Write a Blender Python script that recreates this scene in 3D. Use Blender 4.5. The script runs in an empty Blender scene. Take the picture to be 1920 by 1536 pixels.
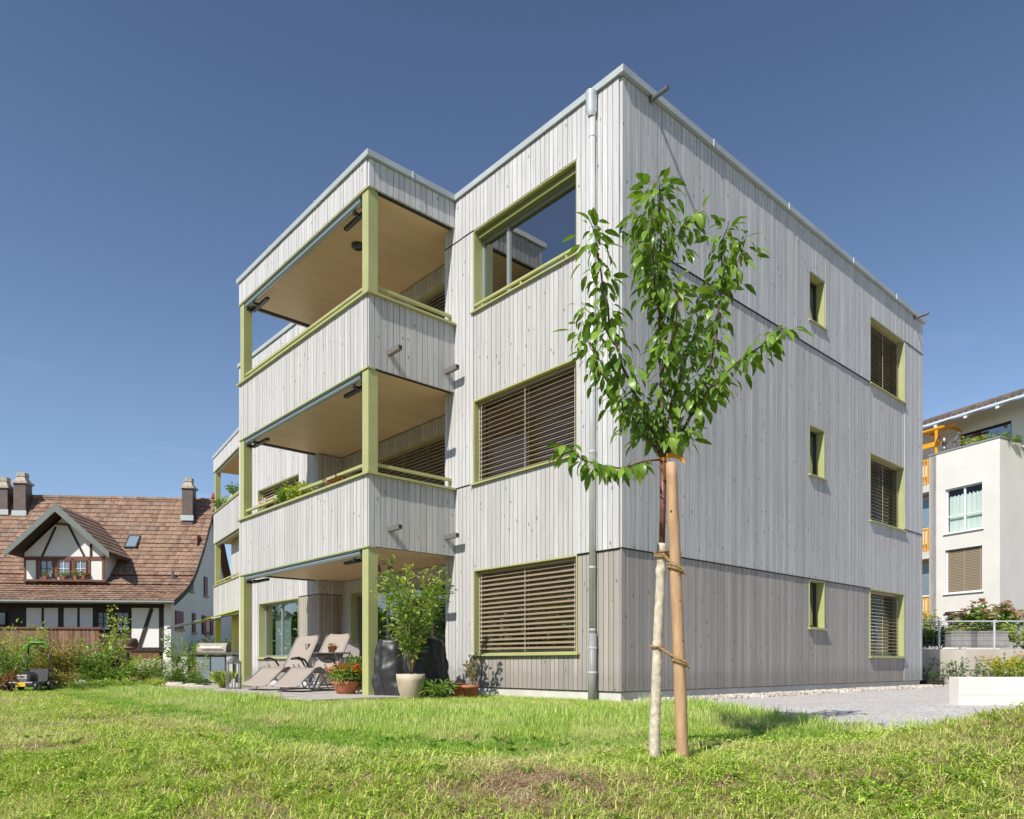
import bpy, math, random
from math import radians, sin, cos, pi, sqrt, tan, atan2
from mathutils import Vector, Matrix, Euler
random.seed(7)
R = random.random
def U(a, b): return a + (b - a) * random.random()
SC = bpy.context.scene
COL = SC.collection

# ------------------------------------------------------------------ camera, sky, sun, exposure
CAM = Vector((-7.93, -6.59, 0.377))
YAW = radians(-41.84)
RT = Vector((cos(YAW), sin(YAW), 0)); FW = Vector((-sin(YAW), cos(YAW), 0))
cd = bpy.data.cameras.new('camera'); cam = bpy.data.objects.new('camera', cd); COL.objects.link(cam)
cam.location = CAM; cam.rotation_euler = (radians(90), 0, YAW)
cd.sensor_width = 36; cd.lens = 36 * 1380 / 1920; cd.shift_y = 478 / 1920
cd.clip_start = 0.05; cd.clip_end = 2000
SC.camera = cam
SUND = Vector((1.0, 0.215, -1.02)).normalized()           # the way the light travels
SUN_EL = math.asin(-SUND.z); SUN_AZ = atan2(-SUND.x, -SUND.y)  # compass angle from +Y towards +X
W = bpy.data.worlds.new('World'); SC.world = W; W.use_nodes = True
wn = W.node_tree.nodes; wl = W.node_tree.links
bg = wn['Background']; sk = wn.new('ShaderNodeTexSky'); sk.sky_type = 'NISHITA'; sk.sun_disc = False
sk.sun_elevation = SUN_EL; sk.sun_rotation = SUN_AZ
sk.altitude = 500; sk.air_density = 1.0; sk.dust_density = 0.5; sk.ozone_density = 2.5
# a slightly deeper zenith than the clear-air model gives, the same all the way round
wtc = wn.new('ShaderNodeTexCoord'); wse = wn.new('ShaderNodeSeparateXYZ'); wl.new(wtc.outputs['Generated'], wse.inputs[0])
wr = wn.new('ShaderNodeValToRGB'); wr.color_ramp.elements[0].position = .0; wr.color_ramp.elements[0].color = (.74,.74,.76,1)
wr.color_ramp.elements[1].position = .8; wr.color_ramp.elements[1].color = (.50,.50,.54,1); e_ = wr.color_ramp.elements.new(.3); e_.color = (.80,.78,.78,1)
wl.new(wse.outputs[2], wr.inputs[0]); wm = wn.new('ShaderNodeMix'); wm.data_type = 'RGBA'; wm.blend_type = 'MULTIPLY'; wm.inputs[0].default_value = 1
wl.new(sk.outputs[0], wm.inputs[6]); wl.new(wr.outputs[0], wm.inputs[7]); 
wmp = wn.new('ShaderNodeMapping'); wmp.inputs['Scale'].default_value = (2.2, 2.2, 11); wmp.inputs['Location'].default_value = (3.1, .7, 0); wl.new(wtc.outputs['Generated'], wmp.inputs[0])
wno = wn.new('ShaderNodeTexNoise'); wno.inputs['Scale'].default_value = 2.4; wno.inputs['Detail'].default_value = 7; wno.inputs['Distortion'].default_value = .6; wl.new(wmp.outputs[0], wno.inputs['Vector'])
wcr = wn.new('ShaderNodeValToRGB'); wcr.color_ramp.elements[0].position = .60; wcr.color_ramp.elements[0].color = (0,0,0,1); wcr.color_ramp.elements[1].position = .86; wcr.color_ramp.elements[1].color = (.30,.30,.30,1); wl.new(wno.outputs[0], wcr.inputs[0])
wlo = wn.new('ShaderNodeMapRange'); wlo.inputs[1].default_value = .12; wlo.inputs[2].default_value = .40; wlo.inputs[3].default_value = 1; wlo.inputs[4].default_value = 0; wl.new(wse.outputs[2], wlo.inputs[0])
wmm = wn.new('ShaderNodeMath'); wmm.operation = 'MULTIPLY'; wl.new(wcr.outputs[0], wmm.inputs[0]); wl.new(wlo.outputs[0], wmm.inputs[1])
wc = wn.new('ShaderNodeMix'); wc.data_type = 'RGBA'; wc.inputs[7].default_value = (5.0, 5.3, 5.8, 1); wl.new(wmm.outputs[0], wc.inputs[0]); wl.new(wm.outputs[2], wc.inputs[6])
wl.new(wc.outputs[2], bg.inputs[0]); bg.inputs[1].default_value = 0.13
sd = bpy.data.lights.new('sun', 'SUN'); sd.energy = 3.9; sd.angle = radians(0.53); sd.color = (1, .95, .87)
so = bpy.data.objects.new('sun', sd); COL.objects.link(so)
so.rotation_euler = SUND.to_track_quat('-Z', 'Y').to_euler(); so.location = (-20, -10, 30)
SC.view_settings.view_transform = 'Standard'; SC.view_settings.look = 'None'
SC.view_settings.gamma = 1; SC.view_settings.use_curve_mapping = False
SC.view_settings.exposure = 0.5
SC.cycles.max_bounces = 8; SC.cycles.transparent_max_bounces = 12

def CF(X, Y, z=0.0): return Vector((CAM.x, CAM.y, 0)) + RT * X + FW * Y + Vector((0, 0, z))
def PX(px, py, Y): return CF((px - 960) / 1380 * Y, Y, CAM.z + (1246 - py) / 1380 * Y)
def smooth(a, b, t):
    t = max(0, min(1, (t - a) / (b - a))); return t * t * (3 - 2 * t)
def camxy(x, y):
    d = Vector((x - CAM.x, y - CAM.y, 0)); return d.dot(RT), d.dot(FW)
def ground_z(x, y):
    X, Y = camxy(x, y)
    z = -.315 + .145 * smooth(5.2, 9.2, Y)
    lip = 4.75 + .42 * max(0, min(5, -X - .8)) - .12 * max(0, min(2, X - .8)); k_ = max(0, lip - Y); z -= .30 * k_ * k_ / (k_ + .35) if Y > -3 else 0
    z += .42 * math.exp(-((X - 4.3) / 1.5) ** 2 - ((Y - 5.2) / .85) ** 2)
    z += .05 * math.exp(-((X + 3.0) / 1.6) ** 2 - ((Y - 5.6) / 1.3) ** 2)
    k = 1 - smooth(8, 11, Y)
    z += k * .018 * (sin(X * 2.1 + 1.3) * cos(Y * 1.7 + .4) + .6 * sin(X * 4.7 + Y * 3.1))
    return z

# ------------------------------------------------------------------ mesh helpers
class MB:
    def __init__(s): s.v = []; s.f = []; s.tone = []
    def poly(s, pts, t=None):
        n = len(s.v); s.v += [tuple(p) for p in pts]; s.f.append(tuple(range(n, n + len(pts)))); s.tone.append(t)
    def box(s, x0, x1, y0, y1, z0, z1, t=None, M=None):
        if x0 > x1: x0, x1 = x1, x0
        if y0 > y1: y0, y1 = y1, y0
        if z0 > z1: z0, z1 = z1, z0
        n = len(s.v)
        P = [(x0,y0,z0),(x1,y0,z0),(x1,y1,z0),(x0,y1,z0),(x0,y0,z1),(x1,y0,z1),(x1,y1,z1),(x0,y1,z1)]
        if M: P = [tuple(M @ Vector(p)) for p in P]
        s.v += P
        for q in ((0,3,2,1),(4,5,6,7),(0,1,5,4),(1,2,6,5),(2,3,7,6),(3,0,4,7)):
            s.f.append(tuple(n + i for i in q)); s.tone.append(t)
        return s
    def tube(s, pts, r, n=8, cap=True, t=None):
        pts = [Vector(p) for p in pts]; m = len(pts)
        rs = r if hasattr(r, '__len__') else [r] * m
        base = len(s.v); prev = None
        for i, p in enumerate(pts):
            d = (pts[min(i+1, m-1)] - pts[max(i-1, 0)]); d = d.normalized() if d.length > 1e-9 else Vector((0,0,1))
            if prev is None: a = d.cross(Vector((0,0,1)) if abs(d.z) < .9 else Vector((1,0,0))).normalized()
            else:
                a = prev - d * prev.dot(d); a = a.normalized() if a.length > 1e-6 else d.orthogonal().normalized()
            prev = a; b = d.cross(a)
            for k in range(n):
                th = 2 * pi * k / n; s.v.append(tuple(p + (a * cos(th) + b * sin(th)) * rs[i]))
        for i in range(m - 1):
            for k in range(n):
                s.f.append((base+i*n+k, base+i*n+(k+1)%n, base+(i+1)*n+(k+1)%n, base+(i+1)*n+k)); s.tone.append(t)
        if cap:
            s.f.append(tuple(base + k for k in reversed(range(n)))); s.tone.append(t)
            s.f.append(tuple(base + (m-1)*n + k for k in range(n))); s.tone.append(t)
        return s
    def lathe(s, prof, c=(0,0,0), n=20, t=None, wob=0):
        base = len(s.v); m = len(prof)
        for (r, z) in prof:
            for k in range(n):
                th = 2 * pi * k / n; q = r * (1 + wob * sin(3 * th + z * 9))
                s.v.append((c[0] + q * cos(th), c[1] + q * sin(th), c[2] + z))
        for i in range(m - 1):
            for k in range(n):
                s.f.append((base+i*n+k, base+i*n+(k+1)%n, base+(i+1)*n+(k+1)%n, base+(i+1)*n+k)); s.tone.append(t)
        return s
    def prism(s, poly, y0, y1, M=None, t=None):      # poly in the x,z plane, swept along y
        n = len(s.v); m = len(poly)
        P = [Vector((p[0], y0, p[1])) for p in poly] + [Vector((p[0], y1, p[1])) for p in poly]
        if M: P = [M @ p for p in P]
        s.v += [tuple(p) for p in P]
        s.f.append(tuple(n + i for i in range(m))); s.tone.append(t)
        s.f.append(tuple(n + m + i for i in reversed(range(m)))); s.tone.append(t)
        for i in range(m):
            j = (i + 1) % m; s.f.append((n+j, n+i, n+m+i, n+m+j)); s.tone.append(t)
        return s
    def sheet(s, rows):
        n0 = len(s.v); w = len(rows[0])
        for r in rows: s.v += [tuple(p) for p in r]
        for i in range(len(rows) - 1):
            for j in range(w - 1):
                s.f.append((n0+i*w+j, n0+i*w+j+1, n0+(i+1)*w+j+1, n0+(i+1)*w+j)); s.tone.append(None)
        return s
    def mesh(s, name, mat, smooth_=False):
        me = bpy.data.meshes.new(name); me.from_pydata(s.v, [], s.f)
        if mat: me.materials.append(mat)
        if any(t is not None for t in s.tone):
            at = me.attributes.new('tone', 'FLOAT', 'FACE')
            at.data.foreach_set('value', [0.5 if t is None else t for t in s.tone])
        if smooth_: me.polygons.foreach_set('use_smooth', [True] * len(me.polygons))
        me.update(); return me
    def build(s, name, mat, parent=None, smooth_=False, kind=None, bevel=0):
        o = bpy.data.objects.new(name, s.mesh(name, mat, smooth_)); COL.objects.link(o)
        if parent: o.parent = parent
        if kind: o['kind'] = kind
        if bevel:
            b = o.modifiers.new('bevel', 'BEVEL'); b.width = bevel; b.segments = 2; b.limit_method = 'ANGLE'
        return o
def tag(o, label, cat, group=None, kind=None):
    o['label'] = label; o['category'] = cat
    if group: o['group'] = group
    if kind: o['kind'] = kind
    return o
def thing(name, label, cat, loc=(0,0,0), rz=0, group=None):
    o = bpy.data.objects.new(name, None); COL.objects.link(o); o.empty_display_size = .2
    o.location = loc; o.rotation_euler = (0, 0, rz); return tag(o, label, cat, group)
KIDS = {}
def copy_tree(o, parent=None, kids=None):
    c = o.copy(); COL.objects.link(c)
    if parent: c.parent = parent
    for ch in [q for q in COL.objects if q.parent == o]: copy_tree(ch, c)
    return c
def inst(name, me, parent, M=None, kind=None):
    o = bpy.data.objects.new(name, me); COL.objects.link(o); o.parent = parent
    if M is not None: o.matrix_local = M
    if kind: o['kind'] = kind
    return o

# ------------------------------------------------------------------ materials
def mat(name, col=(.5,.5,.5), rough=.6, metal=0, spec=.5, noise=0, nscale=8, bump=0, bscale=40, stretch=None, col2=None, emit=None):
    m = bpy.data.materials.new(name); m.use_nodes = True; nt = m.node_tree; b = nt.nodes['Principled BSDF']
    b.inputs['Base Color'].default_value = (*col, 1); b.inputs['Roughness'].default_value = rough
    b.inputs['Metallic'].default_value = metal; b.inputs['Specular IOR Level'].default_value = spec
    if noise or bump or col2:
        tc = nt.nodes.new('ShaderNodeTexCoord'); mp = nt.nodes.new('ShaderNodeMapping')
        if stretch: mp.inputs['Scale'].default_value = stretch
        nt.links.new(tc.outputs['Object'], mp.inputs[0])
    if noise or col2:
        n = nt.nodes.new('ShaderNodeTexNoise'); n.inputs['Scale'].default_value = nscale; n.inputs['Detail'].default_value = 6
        nt.links.new(mp.outputs[0], n.inputs['Vector'])
        rp = nt.nodes.new('ShaderNodeValToRGB'); c2 = col2 or tuple(c * (1 - noise) for c in col)
        c1 = col if col2 else tuple(min(1, c * (1 + noise)) for c in col)
        rp.color_ramp.elements[0].position = .3; rp.color_ramp.elements[0].color = (*c2, 1)
        rp.color_ramp.elements[1].position = .7; rp.color_ramp.elements[1].color = (*c1, 1)
        nt.links.new(n.outputs[0], rp.inputs[0]); nt.links.new(rp.outputs[0], b.inputs['Base Color'])
    if bump:
        n2 = nt.nodes.new('ShaderNodeTexNoise'); n2.inputs['Scale'].default_value = bscale; n2.inputs['Detail'].default_value = 5
        nt.links.new(mp.outputs[0], n2.inputs['Vector'])
        bp = nt.nodes.new('ShaderNodeBump'); bp.inputs['Strength'].default_value = bump; bp.inputs['Distance'].default_value = .01
        nt.links.new(n2.outputs[0], bp.inputs['Height']); nt.links.new(bp.outputs[0], b.inputs['Normal'])
    return m
class NT:
    def __init__(s, m): s.m = m; s.t = m.node_tree; s.b = s.t.nodes.get('Principled BSDF')
    def n(s, ty, **k):
        o = s.t.nodes.new(ty)
        for a, v in k.items(): setattr(o, a, v)
        return o
    def l(s, a, b): s.t.links.new(a, b)
    def math(s, op, a, b=None, c=None):
        o = s.n('ShaderNodeMath', operation=op)
        for i, q in enumerate((a, b, c)):
            if q is None: continue
            if isinstance(q, (int, float)): o.inputs[i].default_value = q
            else: s.l(q, o.inputs[i])
        return o.outputs[0]
    def ramp(s, fac, stops):
        o = s.n('ShaderNodeValToRGB'); e = o.color_ramp.elements
        while len(e) < len(stops): e.new(.5)
        for i, (p, c) in enumerate(stops): e[i].position = p; e[i].color = (*c, 1) if len(c) == 3 else c
        s.l(fac, o.inputs[0]); return o.outputs[0]
    def noise(s, vec, sc, det=5, rough=.5):
        o = s.n('ShaderNodeTexNoise'); o.inputs['Scale'].default_value = sc; o.inputs['Detail'].default_value = det
        o.inputs['Roughness'].default_value = rough
        if vec: s.l(vec, o.inputs['Vector'])
        return o.outputs[0]
    def mix(s, fac, a, b, mode='MIX'):
        o = s.n('ShaderNodeMix', data_type='RGBA', blend_type=mode)
        if isinstance(fac, (int, float)): o.inputs[0].default_value = fac
        else: s.l(fac, o.inputs[0])
        for i, q in ((6, a), (7, b)):
            if isinstance(q, tuple): o.inputs[i].default_value = (*q, 1)
            else: s.l(q, o.inputs[i])
        return o.outputs[2]

def board_material(name, lo, hi, warm, dark=1.0):
    m = bpy.data.materials.new(name); m.use_nodes = True; t = NT(m)
    tc = t.n('ShaderNodeTexCoord'); at = t.n('ShaderNodeAttribute'); at.attribute_name = 'tone'
    tone = at.outputs['Fac']
    off = t.n('ShaderNodeCombineXYZ'); q = t.math('MULTIPLY', tone, 37.0); t.l(q, off.inputs[2]); t.l(t.math('MULTIPLY', tone, 11.0), off.inputs[0])
    va = t.n('ShaderNodeVectorMath', operation='ADD'); t.l(tc.outputs['Object'], va.inputs[0]); t.l(off.outputs[0], va.inputs[1])
    def scaled(sx, sz):
        mp = t.n('ShaderNodeMapping'); mp.inputs['Scale'].default_value = (sx, sx, sz); t.l(va.outputs[0], mp.inputs[0]); return mp.outputs[0]
    grain = t.noise(scaled(120, 1.3), 1.0, 7, .72)
    blot = t.noise(scaled(5, .9), 1.0, 4)
    big = t.noise(tc.outputs['Object'], .45, 3)
    base = t.ramp(tone, [(0, lo), (.5, tuple((a+b)/2 for a, b in zip(lo, hi))), (.8, hi), (1, warm)])
    c = t.mix(t.ramp(grain, [(.36, (0,0,0)), (.60, (1,1,1))]), t.mix(.56, base, (.19,.19,.195)), base)
    c = t.mix(t.ramp(blot, [(.50, (0,0,0)), (.72, (.55,.55,.55))]), c, t.mix(.55, c, warm))
    c = t.mix(t.ramp(big, [(.35, (.22,.22,.22)), (.6, (0,0,0))]), c, t.mix(.5, c, (.30,.28,.26)))
    vo = t.n('ShaderNodeTexVoronoi'); vo.inputs['Scale'].default_value = 6.5; vo.inputs['Randomness'].default_value = 1
    vm = t.n('ShaderNodeMapping'); vm.inputs['Scale'].default_value = (1, 1, .62); t.l(va.outputs[0], vm.inputs[0]); t.l(vm.outputs[0], vo.inputs['Vector'])
    knot = t.ramp(vo.outputs['Distance'], [(.055, (1,1,1)), (.095, (.35,.35,.35)), (.16, (0,0,0))])
    c = t.mix(t.math('MULTIPLY', knot, .75), c, (.10,.075,.06))
    # splash stain above the plinth and faint drip marks: dirt with an outline of its own
    sz = t.n('ShaderNodeSeparateXYZ'); t.l(tc.outputs['Object'], sz.inputs[0])
    sn = t.noise(scaled(22, .5), 1.0, 4); hgt = t.math('ADD', sz.outputs[2], t.math('MULTIPLY', sn, -.45))
    c = t.mix(t.ramp(hgt, [(.0, (.40,.40,.40)), (.06, (.15,.15,.15)), (.16, (0,0,0))]), c, (.24,.22,.19))
    t.l(c, t.b.inputs['Base Color']); t.b.inputs['Roughness'].default_value = .82; t.b.inputs['Specular IOR Level'].default_value = .25
    bp = t.n('ShaderNodeBump'); bp.inputs['Strength'].default_value = .45; bp.inputs['Distance'].default_value = .004
    t.l(grain, bp.inputs['Height']); t.l(bp.outputs[0], t.b.inputs['Normal'])
    return m
M_WOOD_UP = board_material('silver_spruce', (.58,.58,.59), (.73,.725,.72), (.68,.64,.595))
M_WOOD_MID = board_material('grey_spruce', (.52,.515,.51), (.67,.655,.635), (.61,.56,.51))
M_WOOD_LOW = board_material('brown_grey_spruce', (.35,.32,.285), (.51,.465,.415), (.48,.395,.32))

def glass(name, tint=(.75,.8,.8), refl=.32):
    m = bpy.data.materials.new(name); m.use_nodes = True; t = NT(m); t.t.nodes.remove(t.b)
    tr = t.n('ShaderNodeBsdfTransparent'); tr.inputs[0].default_value = (*tint, 1)
    gl = t.n('ShaderNodeBsdfGlossy'); gl.inputs['Roughness'].default_value = .012; gl.inputs[0].default_value = (.95,.97,1,1)
    fr = t.n('ShaderNodeLayerWeight'); fr.inputs[0].default_value = .5
    nz = t.n('ShaderNodeTexNoise'); nz.inputs['Scale'].default_value = .9
    bp = t.n('ShaderNodeBump'); bp.inputs['Strength'].default_value = .06; bp.inputs['Distance'].default_value = .05
    tc = t.n('ShaderNodeTexCoord'); t.l(tc.outputs['Object'], nz.inputs['Vector']); t.l(nz.outputs[0], bp.inputs['Height']); t.l(bp.outputs[0], gl.inputs['Normal'])
    f = t.math('ADD', t.math('MULTIPLY', t.math('POWER', fr.outputs['Facing'], 4.0), .9), refl); f = t.math('MINIMUM', f, 1.0)
    mx = t.n('ShaderNodeMixShader'); t.l(f, mx.inputs[0]); t.l(tr.outputs[0], mx.inputs[1]); t.l(gl.outputs[0], mx.inputs[2])
    t.l(mx.outputs[0], t.t.nodes['Material Output'].inputs[0]); return m
M_GLASS = glass('window_glass')
M_GLASS2 = glass('curtained_glass', (.85,.9,.9), .04)
M_GREEN = mat('olive_green_paint', (.41,.42,.18), .42, noise=.06, nscale=3)
M_BACK = mat('dark_membrane', (.03,.028,.026), .9)
M_ZINC = mat('titanium_zinc', (.46,.50,.50), .5, metal=.2, noise=.08, nscale=2.5)
M_PIPE = mat('galvanised_pipe', (.68,.70,.69), .38, metal=.4, noise=.08, nscale=4)
M_PIPE2 = mat('grey_plastic_sleeve', (.27,.28,.27), .5, noise=.07, nscale=5)
M_CONC = mat('plinth_concrete', (.62,.60,.55), .85, noise=.12, nscale=2.5, bump=.25, bscale=60)
M_PLY = mat('spruce_plywood_soffit', (.74,.53,.31), .45, col2=(.66,.46,.26), nscale=1.6, stretch=(.35, 3.0, 1))
M_FRAME = mat('grey_window_frame', (.30,.33,.32), .4, metal=.3)
M_SLAT = mat('bronze_blind_slat', (.36,.285,.19), .42, metal=.25)
M_CORD = mat('blind_cord', (.62,.56,.50), .7)
M_ROOM = mat('dim_room', (.20,.17,.13), .9)
M_CURT = mat('sea_green_curtain', (.42,.55,.50), .8)
M_DARKM = mat('anthracite_metal', (.055,.058,.06), .4, metal=.5)
M_MIDM = mat('grey_metal', (.22,.22,.22), .4, metal=.6)
M_TUBE = mat('silver_awning_tube', (.36,.42,.43), .35, metal=.6)
M_WHITE = mat('white_render', (.72,.70,.65), .9, noise=.06, nscale=.8, bump=.15, bscale=80)

def leaf_material(name, a, b, trans=.35, rough=.42):
    m = bpy.data.materials.new(name); m.use_nodes = True; t = NT(m)
    g = t.n('ShaderNodeNewGeometry'); oi = t.n('ShaderNodeObjectInfo')
    f = t.math('FRACT', t.math('ADD', g.outputs['Random Per Island'], oi.outputs['Random']))
    mid = tuple((x + y) / 2 for x, y in zip(a, b))
    c = t.ramp(f, [(0, a), (.55, mid), (1, b)])
    nz = t.noise(None, 14, 3); c = t.mix(t.ramp(nz, [(.35, (0,0,0)), (.7, (.35,.35,.35))]), c, tuple(min(1, x * 1.35) for x in b))
    t.l(c, t.b.inputs['Base Color']); t.b.inputs['Roughness'].default_value = rough; t.b.inputs['Specular IOR Level'].default_value = .45
    tl = t.n('ShaderNodeBsdfTranslucent'); cc = t.mix(1, c, (1.25,1.3,.6), 'MULTIPLY'); t.l(cc, tl.inputs[0])
    mx = t.n('ShaderNodeMixShader'); mx.inputs[0].default_value = trans
    t.l(t.b.outputs[0], mx.inputs[1]); t.l(tl.outputs[0], mx.inputs[2]); t.l(mx.outputs[0], t.t.nodes['Material Output'].inputs[0])
    return m
M_CHERRY = leaf_material('cherry_leaf', (.06,.14,.015), (.24,.38,.05), .30, .36)
M_LEAF = leaf_material('garden_leaf', (.10,.20,.03), (.26,.40,.07))
M_LEAFY = leaf_material('yellow_green_leaf', (.22,.32,.05), (.50,.56,.12))
M_LEAFO = leaf_material('olive_brown_leaf', (.20,.19,.04), (.42,.36,.09))
M_LEAFD = leaf_material('dark_green_leaf', (.05,.11,.02), (.13,.23,.05))
M_LEAFR = leaf_material('russet_leaf', (.16,.06,.03), (.32,.13,.06))
M_WHITEF = leaf_material('white_petal', (.65,.65,.6), (.8,.8,.76), .2)
M_PINKF = leaf_material('pink_petal', (.70,.40,.42), (.80,.68,.60), .2)
M_ORANGEF = leaf_material('orange_petal', (.80,.13,.02), (.85,.24,.03), .2)
M_YELLOWF = leaf_material('yellow_petal', (.75,.50,.02), (.80,.62,.06), .2)
M_BARK = mat('young_bark', (.085,.06,.05), .75, noise=.35, nscale=18, bump=.4, bscale=60)
M_BARKR = mat('red_brown_bark', (.20,.068,.038), .45, col2=(.11,.05,.035), nscale=14, stretch=(1,1,3), bump=.25, bscale=50)
M_TWIG = mat('pale_twig', (.30,.22,.15), .8)
M_STEM = mat('green_stem', (.20,.24,.08), .7)
M_TERRA = mat('terracotta', (.42,.155,.075), .8, noise=.2, nscale=7, bump=.15)
M_SOIL = mat('soil', (.05,.035,.022), .95, noise=.3, nscale=20, bump=.5)

# ------------------------------------------------------------------ ground
def grass_ground():
    m = bpy.data.materials.new('lawn_soil'); m.use_nodes = True; t = NT(m); tc = t.n('ShaderNodeTexCoord')
    a = t.noise(tc.outputs['Object'], 1.1, 5); b = t.noise(tc.outputs['Object'], 28, 4)
    c = t.ramp(a, [(.3, (.20,.16,.08)), (.5, (.16,.18,.06)), (.75, (.18,.22,.06))])
    c = t.mix(t.ramp(t.noise(tc.outputs['Object'], 3.5, 4), [(.45, (0,0,0)), (.6, (.8,.8,.8))]), c, (.17,.095,.06)); c = t.mix(t.ramp(b, [(.4, (0,0,0)), (.65, (.6,.6,.6))]), c, (.26,.19,.11)); t.l(c, t.b.inputs['Base Color'])
    t.b.inputs['Roughness'].default_value = .95
    bp = t.n('ShaderNodeBump'); bp.inputs['Strength'].default_value = .6; bp.inputs['Distance'].default_value = .03
    t.l(b, bp.inputs['Height']); t.l(bp.outputs[0], t.b.inputs['Normal']); return m
def gravel_mat():
    m = bpy.data.materials.new('grey_gravel'); m.use_nodes = True; t = NT(m); tc = t.n('ShaderNodeTexCoord')
    v = t.n('ShaderNodeTexVoronoi'); v.inputs['Scale'].default_value = 45; t.l(tc.outputs['Object'], v.inputs['Vector'])
    sp = t.n('ShaderNodeSeparateColor'); t.l(v.outputs['Color'], sp.inputs[0])
    c = t.ramp(sp.outputs[0], [(0, (.36,.34,.335)), (.5, (.50,.48,.47)), (1, (.66,.64,.62))])
    a = t.noise(tc.outputs['Object'], 1.3, 4); c = t.mix(t.ramp(a, [(.4, (0,0,0)), (.7, (.5,.5,.5))]), c, (.42,.37,.33))
    t.l(c, t.b.inputs['Base Color']); t.b.inputs['Roughness'].default_value = .9
    bp = t.n('ShaderNodeBump'); bp.inputs['Strength'].default_value = .8; bp.inputs['Distance'].default_value = .012; bp.invert = True
    t.l(v.outputs['Distance'], bp.inputs['Height']); t.l(bp.outputs[0], t.b.inputs['Normal']); return m
g = MB(); xs = [-400,-150,-60,-30,-20]; x = -14
while x <= 14: xs.append(x); x += .2
xs += [20,30,60,150,400]
ys = [-400,-100,-30,-8,-2]; y = 0
while y <= 14: ys.append(y); y += .2
ys += [17,20,25,32,45,80,160,500]
rows = []
for Y in ys:
    row = []
    for X in xs:
        p = CF(X, Y, 0); row.append((p.x, p.y, ground_z(p.x, p.y)))
    rows.append(row)
g.sheet(rows); o = g.build('lawn_ground', grass_ground(), smooth_=True); o['kind'] = 'structure'
# gravel path right of the building; sheet hugging the ground 6 mm up
g = MB(); rows = []
edge = [(1.9,10.05),(2.35,9.0),(2.75,7.9),(3.05,6.9),(3.45,6.35),(4.1,6.1),(5.2,6.2),(7,6.6),(12,7.5),(22,9)]
N = 110
def edge_at(s):
    k = s * (len(edge) - 1); i = min(int(k), len(edge) - 2); f = k - i
    return edge[i][0] * (1-f) + edge[i+1][0] * f, edge[i][1] * (1-f) + edge[i+1][1] * f
far = [(1.6,10.6),(4,13.2),(8,16.5),(11,19.5),(13,20.2),(16,20.2),(19,20.2),(22,20.2),(25,20.2),(28,20.2)]
def far_at(s):
    k = s * (len(far) - 1); i = min(int(k), len(far) - 2); f = k - i
    return far[i][0] * (1-f) + far[i+1][0] * f, far[i][1] * (1-f) + far[i+1][1] * f
for i in range(N + 1):
    a = edge_at(i / N); b = far_at(i / N); row = []
    for j in range(91):
        f = j / 90; p = CF(a[0] * (1-f) + b[0] * f, a[1] * (1-f) + b[1] * f)
        row.append((p.x, p.y, ground_z(p.x, p.y) + .022))
    rows.append(row)
g.sheet(rows); o = g.build('gravel_path', gravel_mat(), smooth_=True); o['kind'] = 'structure'
# patio of stone slabs in front of the loggia
M_SLAB = mat('patio_stone', (.44,.40,.36), .85, noise=.18, nscale=6, bump=.3, bscale=50)
g = MB(); g.box(-3.15, .6, 2.95, 13.2, -.30, -.135); patio = g.build('patio', M_SOIL); patio['kind'] = 'structure'
for i in range(6):
    for j in range(17):
        x0 = -3.14 + i * .6; y0 = 2.97 + j * .6
        if x0 > -.3 and (y0 < 3.9 or y0 > 8.6): continue
        h = U(-.003, .003); b = MB().box(x0, x0 + .588, y0, y0 + .588, -.14, -.115 + h); b.build('paver', M_SLAB, patio)
# soft ground is needed below the apartment's far side too: nothing, lawn runs under it

# ------------------------------------------------------------------ main apartment building
BLD = thing('apartment_building', 'large three storey building in pale grey vertical boards with olive green posts and windows', 'building')
BOARDS = []     # (parent, wallname, box, tone, level, size)
def cuts(u0, u1, holes, w0, w1):
    marks = sorted({u0, u1} | {h[0] for h in holes if u0 < h[0] < u1} | {h[1] for h in holes if u0 < h[1] < u1})
    out = []
    for a, b in zip(marks, marks[1:]):
        n = max(1, round((b - a) / ((w0 + w1) / 2))); ws = [U(w0, w1) for _ in range(n)]; s = (b - a) / sum(ws); p = a
        for w in ws: out.append((p, p + w * s)); p += w * s
    return out
def proj_size(p, h):
    X, Y = camxy(p[0], p[1]); return h / max(Y, 1)
def P(ax, c, u, d, z): return (c + d, u, z) if ax == 'x' else (u, c + d, z)
def pbox(mb, ax, c, u0, u1, d0, d1, z0, z1, t=None):
    if ax == 'x': mb.box(c + d0, c + d1, u0, u1, z0, z1, t)
    else: mb.box(u0, u1, c + d0, c + d1, z0, z1, t)
def grid_fill(u0, u1, z0, z1, holes):
    us = sorted({u0, u1} | {max(u0, min(u1, q)) for h in holes for q in h[:2]}); zs = sorted({z0, z1} | {max(z0, min(z1, q)) for h in holes for q in h[2:4]})
    for a, b in zip(us, us[1:]):
        for c, d in zip(zs, zs[1:]):
            um, zm = (a + b) / 2, (c + d) / 2
            if not any(h[0] < um < h[1] and h[2] < zm < h[3] for h in holes): yield a, b, c, d
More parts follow.
